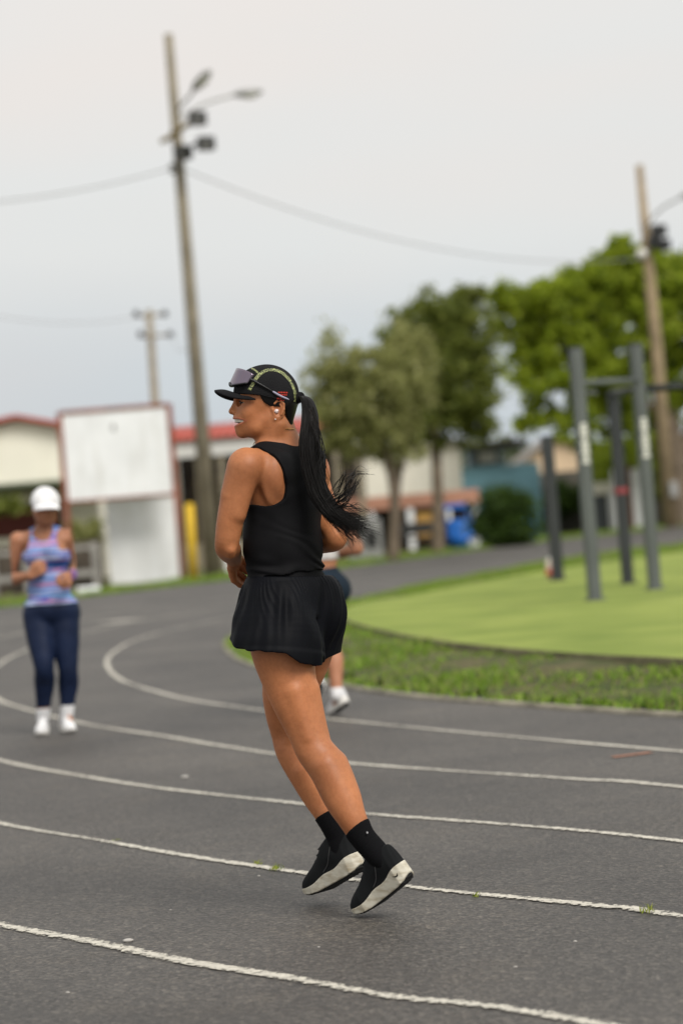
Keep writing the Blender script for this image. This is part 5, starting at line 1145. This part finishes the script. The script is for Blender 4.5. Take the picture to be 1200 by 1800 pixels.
ft.clip(tank_cut)
ft.add(ell(NB + TFW * .026 + TL * .004 + TU * .034, (.078, .086, .052), TF), .004, sub=True)
def folds(X, Y, Z):
    v = Z - zhem; w1 = np.exp(-np.clip(v, 0, 1) / .06); w2 = np.exp(-((v - .17) / .09) ** 2)
    f1 = np.sin(v * 120 + 3.4 * np.sin(X * 23 + Y * 17 + v * 30) + X * 34 + 1.5 * np.sin(v * 61)) * (.5 + .5 * np.sin(X * 31 + Z * 47 + Y * 13)); f2 = np.sin(X * 55 - Z * 60 + 2 * np.sin(Z * 23 + X * 9))
    return -.009 * np.exp(-np.clip(v, 0, 1) / .10) - .0042 * w1 * f1 - .0026 * w2 * f2 - .0020 * noise3(X, Y, Z, 22) - .002
ft.shift(folds); V, F = ft.mesh(); tank = mesh_np('tank_top', V, F, TANKM, run_root)
# stitched back seam across the shoulder blades
# shorts: waistband and pleated legs
zw1, zw0 = Q(497, 992, .15)[2], Q(497, 1019, .15)[2]
fw_ = Field(C_pel - A3((.22, .22, .05)), C_pel + A3((.22, .22, .16)), .0029)
for p, k in torso: fw_.add(p, k, grow=.0120)
fw_.clip(lambda X, Y, Z: np.maximum(Z - zw1, zw0 - .003 - Z)); V, F = fw_.mesh(); 
fS = Field(Q(380, 1185, 0) * [1, 0, 1] + A3((0, RZ - .14, 0)), Q(630, 1000, 0) * [1, 0, 1] + A3((0, RZ + .42, 0)), .0027)
fS.add(ell(C_pel + TU * .02, (.150, .117, .125), TF), .03)
for sg in (1, -1): fS.add(ell(C_pel + TL * .068 * sg - TFW * .040 - TU * .035, (.086, .084, .105), TF), .03)
for p, k in chain([(Q(486, 1050, .10), .100), (Q(486, 1090, .085), .121), (Q(484, 1150, .07), .146)], .03) + chain([(Q(545, 1050, .20), .095), (Q(547, 1100, .205), .094), (Q(546, 1165, .225), .085)], .022): fS.add(p, k)
HX = [395, 404, 420, 440, 498, 506, 530, 549, 556, 598, 612]; HY = [1119, 1123, 1134, 1138, 1141, 1143, 1160, 1166, 1168, 1149, 1143]
fS.add(cone(Q(503, 1085, -.075), Q(501, 1150, -.095), .006, .008), .016, sub=True)
fS.add(cone(Q(552, 1095, .055), Q(553, 1175, .06), .012, .022), .022, sub=True)
def hemcut(X, Y, Z):
    D_ = RZ + .12; Xp = X / D_ * FPX; Yp = (CAMH - Z) / D_ * FPX + HOR; px = 600 + Xp * CR + Yp * SR; py = 900 - Xp * SR + Yp * CR
    return np.maximum((py - np.interp(px, HX, HY)) / 606, (1010 - py) / 606)
fS.clip(hemcut)
cS = C_pel + TFW * .07
def pleats(X, Y, Z):
    th = np.arctan2(Y - cS[1], X - cS[0]); dz = np.clip((zw0 + .005 - Z) / .20, 0, 1.2); amp = .0026 * np.minimum(dz * 6 + .3, 1) * np.exp(-(dz / .42) ** 2) * (.55 + .45 * np.sin(th * 11 + 1))
    ph = th * 50 + 2.6 * np.sin(th * 7 + dz * 2.0) + 2.1 * np.sin(dz * 5 + th * 3); s_ = np.sin(ph)
    fold2 = np.sin(th * 17 + 2.4 * np.sin(dz * 3.2 + th * 5) + 1) * (.6 + .4 * np.sin(th * 6 + 2)); fold3 = np.sin(th * 31 + 3 * np.sin(th * 4) + dz * 3.5) * (.5 + .5 * np.sin(th * 9 + dz * 4))
    return amp * (np.abs(s_) ** .8 * 1.8 - 1.0) - .0080 * fold2 * np.minimum(dz * 1.6, 1) * np.clip(1.5 - dz, .4, 1) - .0034 * fold3 * np.minimum(dz * 2.5, 1) * np.clip(1.3 - dz, .25, 1) + .004 * np.exp(-np.clip(zw0 - Z, 0, 1) / .014)
fS.shift(pleats); Vs_, Fs_ = fS.mesh()
shorts = mesh_np('shorts', Vs_, Fs_, SHORTM, run_root); mesh_np('waistband', V, F, TANKM, shorts)
# socks
def sock(prims, topc, axis, botz, name, m, root, grow=0.003, h=.0026):
    """the leg's own surface, grown by the knit and cut off square below the calf"""
    ax = unit(axis); topc = A3(topc); f = Field(topc - A3((.13, .16, .22)), topc + A3((.13, .20, .07)), h)
    for p, k in prims: f.add(p, k, grow=grow)
    f.clip(lambda X, Y, Z: (X - topc[0]) * ax[0] + (Y - topc[1]) * ax[1] + (Z - topc[2]) * ax[2]); f.shift(lambda X, Y, Z: .0005 * np.sin((X * ax[0] + Y * ax[1] + Z * ax[2]) * 900)); V, F = f.mesh(); return mesh_np(name, V, F, m, root)
s1 = sock(legs[:1], Q(628, 1454, -.05), Q(628, 1455, -.05) - Q(650, 1484, -.068), 0, 'sock', SOCKM, run_root, .0035)
sock(legs[1:2], Q(577, 1431, .238), Q(577, 1431, .238) - Q(590, 1459, .222), 0, 'sock', SOCKM, run_root, .0035)
dt = MB(); dt.tube([Q(645, 1463, -.088), Q(645.4, 1463.5, -.092)], [.0028, .0028], 12); dt.build('sock_mark', mat('grey_print', (.35, .35, .36)), s1)
shoe(run_root, Q(727, 1541, -.115), Q(629, 1619, .048), 1, (UPPERM, FOAM, RUBBER, UPPERM), 1.0, upref=(-.15, -.12, 1), logo=True, label='black running shoe with cream sole, heel lifted')
shoe(run_root, Q(641, 1527, .16), Q(550, 1579, .315), -1, (UPPERM, FOAM, RUBBER, UPPERM), 1.0, upref=(-.05, .0, 1), label='black running shoe with cream sole, just off the ground')

# ------------------------------------------------------------------ two other joggers, farther along the track
def jogger(root, J, TFm, S, skin, h=.0055):
    """J: dict of joints in world metres -> body mesh prims (torso, limbs) as lists"""
    L_, F_, U_ = TFm[:, 0], TFm[:, 1], TFm[:, 2]
    T = [(ell(J['chest'], (.130 * S, .100 * S, .150 * S), TFm), .03), (ell(J['chest'] + U_ * .075 * S, (.150 * S, .080 * S, .06 * S), TFm), .03), (ell(J['waist'], (.120 * S, .092 * S, .13 * S), TFm), .04), (ell(J['pelvis'], (.158 * S, .110 * S, .105 * S), TFm), .05)]
    for sg in (1, -1): T += [(ell(J['pelvis'] + L_ * .075 * S * sg - F_ * .055 * S - U_ * .03, (.085 * S, .085 * S, .09 * S), TFm), .04), (ell(J['chest'] + L_ * .065 * S * sg + F_ * .072 * S, (.062 * S, .055 * S, .056 * S), TFm), .03)]
    Nk = [(cone(J['neck'], J['skull'], .054 * S, .050 * S), .025)] + [(cone(J['neck'], J[k], .036 * S, .036 * S), .03) for k in ('shA', 'shB')]
    Ar = []
    for s_ in 'AB':
        a, b, c_ = J['sh' + s_], J['el' + s_], J['wr' + s_]
        Ar += chain([(a, .052 * S), (a * .6 + b * .4, .044 * S), (b, .036 * S), (b * .7 + c_ * .3, .037 * S), (c_, .024 * S)], .02)
        Ar += hand(c_, J['hd' + s_], J['hn' + s_], J['hs' + s_], S, 1.0)
    Lg = {}
    for s_ in 'AB':
        a, b, c_ = J['hip' + s_], J['kn' + s_], J['an' + s_]; bk = -F_ * .02 * S
        Lg[s_] = chain([(a, .088 * S), (a * .55 + b * .45, .078 * S), (b, .054 * S), (b * .7 + c_ * .3 + bk, .056 * S), (b * .35 + c_ * .65 + bk * .5, .042 * S), (c_, .034 * S)], .02)
    return T, Nk, Ar, Lg
def field_mesh(prims, h, grow=0.0, clip=None, shift=None):
    sp = [q for p, k in prims for q in p[1]]; lo = np.min([A3(c) - r for c, r in sp], 0) - .04; hi = np.max([A3(c) + r for c, r in sp], 0) + .04
    f = Field(lo, hi, h)
    for p, k in prims: f.add(p, k, grow=grow)
    if shift: f.shift(shift)
    if clip: f.clip(clip)
    return f.mesh()

# --- woman in white cap running towards the camera
W0 = 14.7
def K(px, py, dy=0.0): return A3(At(px, py, W0 + dy))
S = 1.0; wf = frame(math.radians(180 - 8), .04); wl, wfw, wu = wf[:, 0], wf[:, 1], wf[:, 2]
wroot = empty('person', Vector((K(100, 1288)[0], W0, 0)), 'jogger in white cap, striped blue and pink tank top and navy leggings', 'person')
J = dict(chest=K(84, 972), waist=K(86, 1030), pelvis=K(90, 1072), neck=K(80, 934), skull=K(79, 905, -.03), shA=K(32, 950), shB=K(127, 944), elA=K(16, 1020, .03), elB=K(141, 990, .06), wrA=K(54, 1012, -.14), wrB=K(126, 1012, -.16),
         hdA=(.8, -.3, .5), hnA=(.2, .9, .1), hsA=1, hdB=(-.25, -.7, -.35), hnB=(-.6, .5, .0), hsB=-1, hipA=K(68, 1084), hipB=K(112, 1084), knA=K(78, 1172, -.10), knB=K(120, 1176, -.04), anA=K(76, 1262, .02), anB=K(118, 1256, .0))
T, Nk, Ar, Lg = jogger(wroot, J, wf, S, SKIN2)
HW = Head(K(80, 893, -.04), wfw + A3((.38, 0, -.16)), A3((0.06, -.12, 1)), 1.04)
hp = head_prims(HW)
fbw = Field(np.min([K(5, 860, -.35), K(150, 1300, -.35)], 0) - .03, np.max([K(5, 850, .3), K(155, 1300, .3)], 0) + .03, .0055)
for p, k in T + Nk + Ar + Lg['A'] + Lg['B'] + hp: fbw.add(p, k)
head_features(fbw, HW, smile=False)
for s_, tx in (('A', (72, 1288, -.12)), ('B', (124, 1282, -.12))): fbw.add(cone(J['an' + s_], K(*tx) + A3((0, .06, .03)), .024 * S, .016 * S), .01)
V, F = fbw.mesh(); mesh_np('body', V, F, SKIN2, wroot); face_bits(HW, wroot)
STRIPE = cloth_mat('striped_jersey', (.3, .3, .6), rough=.7, spec=.2); _n = STRIPE.node_tree; _b = _n.nodes['Principled BSDF']
tcx = N(STRIPE, 'ShaderNodeTexCoord'); mpx = N(STRIPE, 'ShaderNodeMapping'); mpx.inputs['Scale'].default_value = (0.9, 0.9, 30.0); mpx.inputs['Rotation'].default_value = (0, .10, 0); Lk(STRIPE, tcx.outputs['Object'], mpx.inputs[0])
nn = N(STRIPE, 'ShaderNodeTexNoise'); nn.inputs['Scale'].default_value = 1.0; nn.inputs['Detail'].default_value = 1.5; nn.inputs['Distortion'].default_value = .25; Lk(STRIPE, mpx.outputs[0], nn.inputs[0])
rp = N(STRIPE, 'ShaderNodeValToRGB'); rp.color_ramp.interpolation = 'LINEAR'; ce = rp.color_ramp.elements; ce[0].position = .28; ce[0].color = (.03, .05, .26, 1); ce[1].position = .72; ce[1].color = (.60, .10, .16, 1)
for po_, c_ in ((.37, (.03, .10, .45)), (.41, (.03, .28, .52)), (.44, (.60, .66, .80)), (.465, (.04, .10, .50)), (.50, (.03, .20, .52)), (.525, (.62, .20, .32)), (.55, (.04, .06, .36)), (.585, (.55, .62, .80)), (.62, (.05, .22, .55)), (.66, (.66, .30, .40))): q = ce.new(po_); q.color = (*c_, 1)
Lk(STRIPE, nn.outputs[0], rp.inputs[0]); Lk(STRIPE, rp.outputs[0], _b.inputs['Base Color'])
zarm, zh_ = J['chest'][2] + .01, K(88, 1062)[2]
def tank2(X, Y, Z):
    x, y = X - J['chest'][0], Y - J['chest'][1]; a = np.abs(x * wl[0] + y * wl[1]); v = Z - zarm; r = .03
    ain = np.interp(v, [0, .06, .12, .18], [.098, .082, .085, .09]); qx, qy = (ain + r) - a, r - v
    return np.maximum(-(np.minimum(np.maximum(qx, qy), 0) + np.sqrt(np.maximum(qx, 0) ** 2 + np.maximum(qy, 0) ** 2) - r), zh_ - Z)
ftk = Field(J['chest'] - A3((.3, .3, .45)), J['chest'] + A3((.3, .3, .25)), .0045)
for p, k in T + Nk[1:]: ftk.add(p, k, grow=.010)
ftk.clip(tank2); ftk.add(ell(J['neck'] + wfw * .05 - wu * .005, (.062, .075, .075), wf), .006, sub=True); ftk.shift(lambda X, Y, Z: -.003 * noise3(X, Y, Z, 26) - .002 * np.sin(Z * 70 + 3 * np.sin(X * 12)))
V, F = ftk.mesh(); mesh_np('tank_top', V, F, STRIPE, wroot)
NAVY = cloth_mat('navy_leggings', (.006, .013, .040), rough=.6, spec=.2)
zc0 = K(90, 1242)[2]; V, F = field_mesh([T[3], T[4], T[6], T[2]] + Lg['A'] + Lg['B'], .0055, .007, lambda X, Y, Z: np.maximum(Z - zh_ - .012, zc0 - Z), lambda X, Y, Z: -.0012 * noise3(X, Y, Z, 40)); mesh_np('leggings', V, F, NAVY, wroot)
for s_, hl, to in (('A', (80, 1286, .10), (70, 1296, -.14)), ('B', (112, 1281, .09), (128, 1290, -.13))):
    an = J['an' + s_]; sock(Lg[s_], an + A3((0, 0, .06)), (0, 0, 1), 0, 'sock', WKNIT, wroot, .006, .005)
    shoe(wroot, K(*hl), K(*to), -1 if s_ == 'A' else 1, (WKNIT, WFOAM, WFOAM, WKNIT), .90, h=.004, label='white running shoe')
WCAP = cloth_mat('white_cap_cloth', (.76, .76, .77))
fcw = Field((-.13, -.11, -.05), (.12, .11, .15), .004, HW.O, HW.R); fcw.add(HW.ell(471, 696, 0, 59, 51, 57), .004); fcw.add(HW.ell(452, 690, 0, 37, 46, 40), .02)
fcw.clip(lambda X, Y, Z: -(((X - HW.O[0]) * HW.u[0] + (Y - HW.O[1]) * HW.u[1] + (Z - HW.O[2]) * HW.u[2]) / HW.S - 16) * HW.S); V, F = fcw.mesh(); wc = mesh_np('cap', V, F, WCAP, wroot)
Vb2 = []
for layer in (0, 1):
    for i in range(nu):
        th = math.pi * (i / (nu - 1) - .5); c_, s__ = max(math.cos(th), 0), math.sin(th)
        for j in range(nv):
            t_ = j / (nv - 1); Vb2.append(HW.p((436 - 24 * c_) * (1 - t_) + (446 - 80 * c_ ** .75) * t_, (692 + 5 * s__ ** 2) * (1 - t_) + (697 + 14 * abs(s__) ** 2.2) * t_ - 3 * math.sin(math.pi * t_) * c_ + layer * 3, (43 * (1 - t_) + 47 * t_) * s__))
mesh_np('brim', np.array(Vb2), Fb, WCAP, wc)
fhw = Field((-.13, -.11, -.12), (.135, .11, .12), .004, HW.O, HW.R); fhw.add(HW.ell(473, 697, 0, 53, 45.5, 52), .004); fhw.add(HW.ell(490, 716, 0, 28, 41, 34), .02)
def hl2(X, Y, Z):
    q = [(X - HW.O[0]) * HW.R[0, k] + (Y - HW.O[1]) * HW.R[1, k] + (Z - HW.O[2]) * HW.R[2, k] for k in range(3)]; return ((478 - (470 - q[0] / HW.S))) * HW.S
fhw.clip(hl2); V, F = fhw.mesh(); mesh_np('hair', V, F, mat('brown_hair', (.05, .03, .018), rough=.45), wroot)
MB().tube([Vector(J['wrB'] * .94 + J['elB'] * .06 - A3((0, 0, .0))), Vector(J['wrB'] * .86 + J['elB'] * .14)], .030 * S, 12).build('wristband', mat('lilac_band', (.35, .2, .5)), wroot)

# --- jogger hidden behind the runner
X0 = 14.3
def K3(px, py, dy=0.0): return A3(At(px, py, X0 + dy))
S = .95; tf = frame(math.radians(40), .05); tl, tfw, tu = tf[:, 0], tf[:, 1], tf[:, 2]
troot = empty('person', Vector((K3(590, 1258)[0], X0, 0)), 'jogger in pale crop top and dark shorts, mostly hidden behind the runner in black', 'person')
J = dict(chest=K3(556, 918, .05), waist=K3(562, 982, .02), pelvis=K3(564, 1030, 0), neck=K3(548, 876, .07), skull=K3(542, 850, .08), shA=K3(520, 890, -.02), shB=K3(588, 892, .14), elA=K3(530, 960, -.06), elB=K3(628, 962, .04), wrA=K3(512, 985, .12), wrB=K3(585, 978, .20),
         hdA=(-.6, .7, .1), hnA=(.5, .6, 0), hsA=1, hdB=(-.7, .6, .1), hnB=(-.5, -.6, 0), hsB=-1, hipA=K3(548, 1044, -.06), hipB=K3(574, 1044, .06), knA=K3(520, 1140, .10), knB=K3(581, 1135, .08), anA=K3(560, 1205, -.22), anB=K3(592, 1222, -.05))
T, Nk, Ar, Lg = jogger(troot, J, tf, S, SKIN2)
HT = Head(K3(540, 836, .10), tfw, (0, 0, 1), .97)
ft3 = Field(np.min([K3(490, 1270, -.45), K3(490, 780, -.45)], 0) - .03, np.max([K3(650, 790, .5), K3(650, 1270, .5)], 0) + .03, .006)
for p, k in T + Nk + Ar + Lg['A'] + Lg['B'] + head_prims(HT): ft3.add(p, k)
head_features(ft3, HT, smile=False)
ft3.add(cone(J['anA'], K3(550, 1238, -.18), .03, .02), .02); ft3.add(cone(J['anB'], K3(590, 1245, .02), .03, .02), .02)
V, F = ft3.mesh(); mesh_np('body', V, F, SKIN2, troot); face_bits(HT, troot)
ztop, zbot = J['chest'][2] + .135, K3(570, 984)[2]
V, F = field_mesh(T[:3] + [T[5], T[7]], .005, .008, lambda X, Y, Z: np.maximum(Z - ztop, zbot - Z)); mesh_np('crop_top', V, F, cloth_mat('pale_grey_jersey', (.48, .46, .45)), troot)
zs1, zs0 = K3(574, 998)[2], K3(574, 1082)[2]; V, F = field_mesh(T[2:5] + [T[6]] + Lg['A'] + Lg['B'], .0055, .009, lambda X, Y, Z: np.maximum(Z - zs1, zs0 - Z)); mesh_np('shorts', V, F, cloth_mat('dark_teal_nylon', (.013, .022, .034)), troot)
for s_, hl, to, lb in (('A', (566, 1200, -.30), (548, 1244, -.20), None), ('B', (611, 1237, -.09), (582, 1260, .09), None)):
    an = J['an' + s_]; sock(Lg[s_], an + A3((0, 0, .045)), (0, 0, 1), 0, 'sock', WKNIT, troot, .006, .005)
    shoe(troot, K3(*hl), K3(*to), 1 if s_ == 'A' else -1, (WKNIT, WFOAM, RUBBER, WKNIT), .88, h=.004)
fhw = Field((-.13, -.11, -.12), (.135, .11, .12), .004, HT.O, HT.R); fhw.add(HT.ell(473, 695, 0, 54, 46.5, 54), .004); fhw.add(HT.ell(490, 716, 0, 28, 41, 36), .02)
def hl3(X, Y, Z):
    q = [(X - HT.O[0]) * HT.R[0, k] + (Y - HT.O[1]) * HT.R[1, k] + (Z - HT.O[2]) * HT.R[2, k] for k in range(3)]; px = 470 - q[0] / HT.S; py = 715 - q[2] / HT.S; return (np.interp(py, [660, 690, 710, 740], [418, 432, 470, 492]) - px) * HT.S
fhw.clip(hl3); V, F = fhw.mesh(); h3 = mesh_np('hair', V, F, HAIRM, troot)
PT3 = np.array([HT.p(522, 690, 0), HT.p(536, 700, 0), HT.p(540, 730, 0), HT.p(536, 770, 0), HT.p(528, 800, 0)])
strands(lambda i, r: spline(list(PT3 + np.outer(np.array([3, 8, 11, 10, 4]) * HT.S * r.normal(0, .6), HT.l) + np.outer(np.array([3, 7, 9, 8, 4]) * HT.S * r.normal(0, .6), HT.f)), 4), 120, .003, 'ponytail', h3, 4)
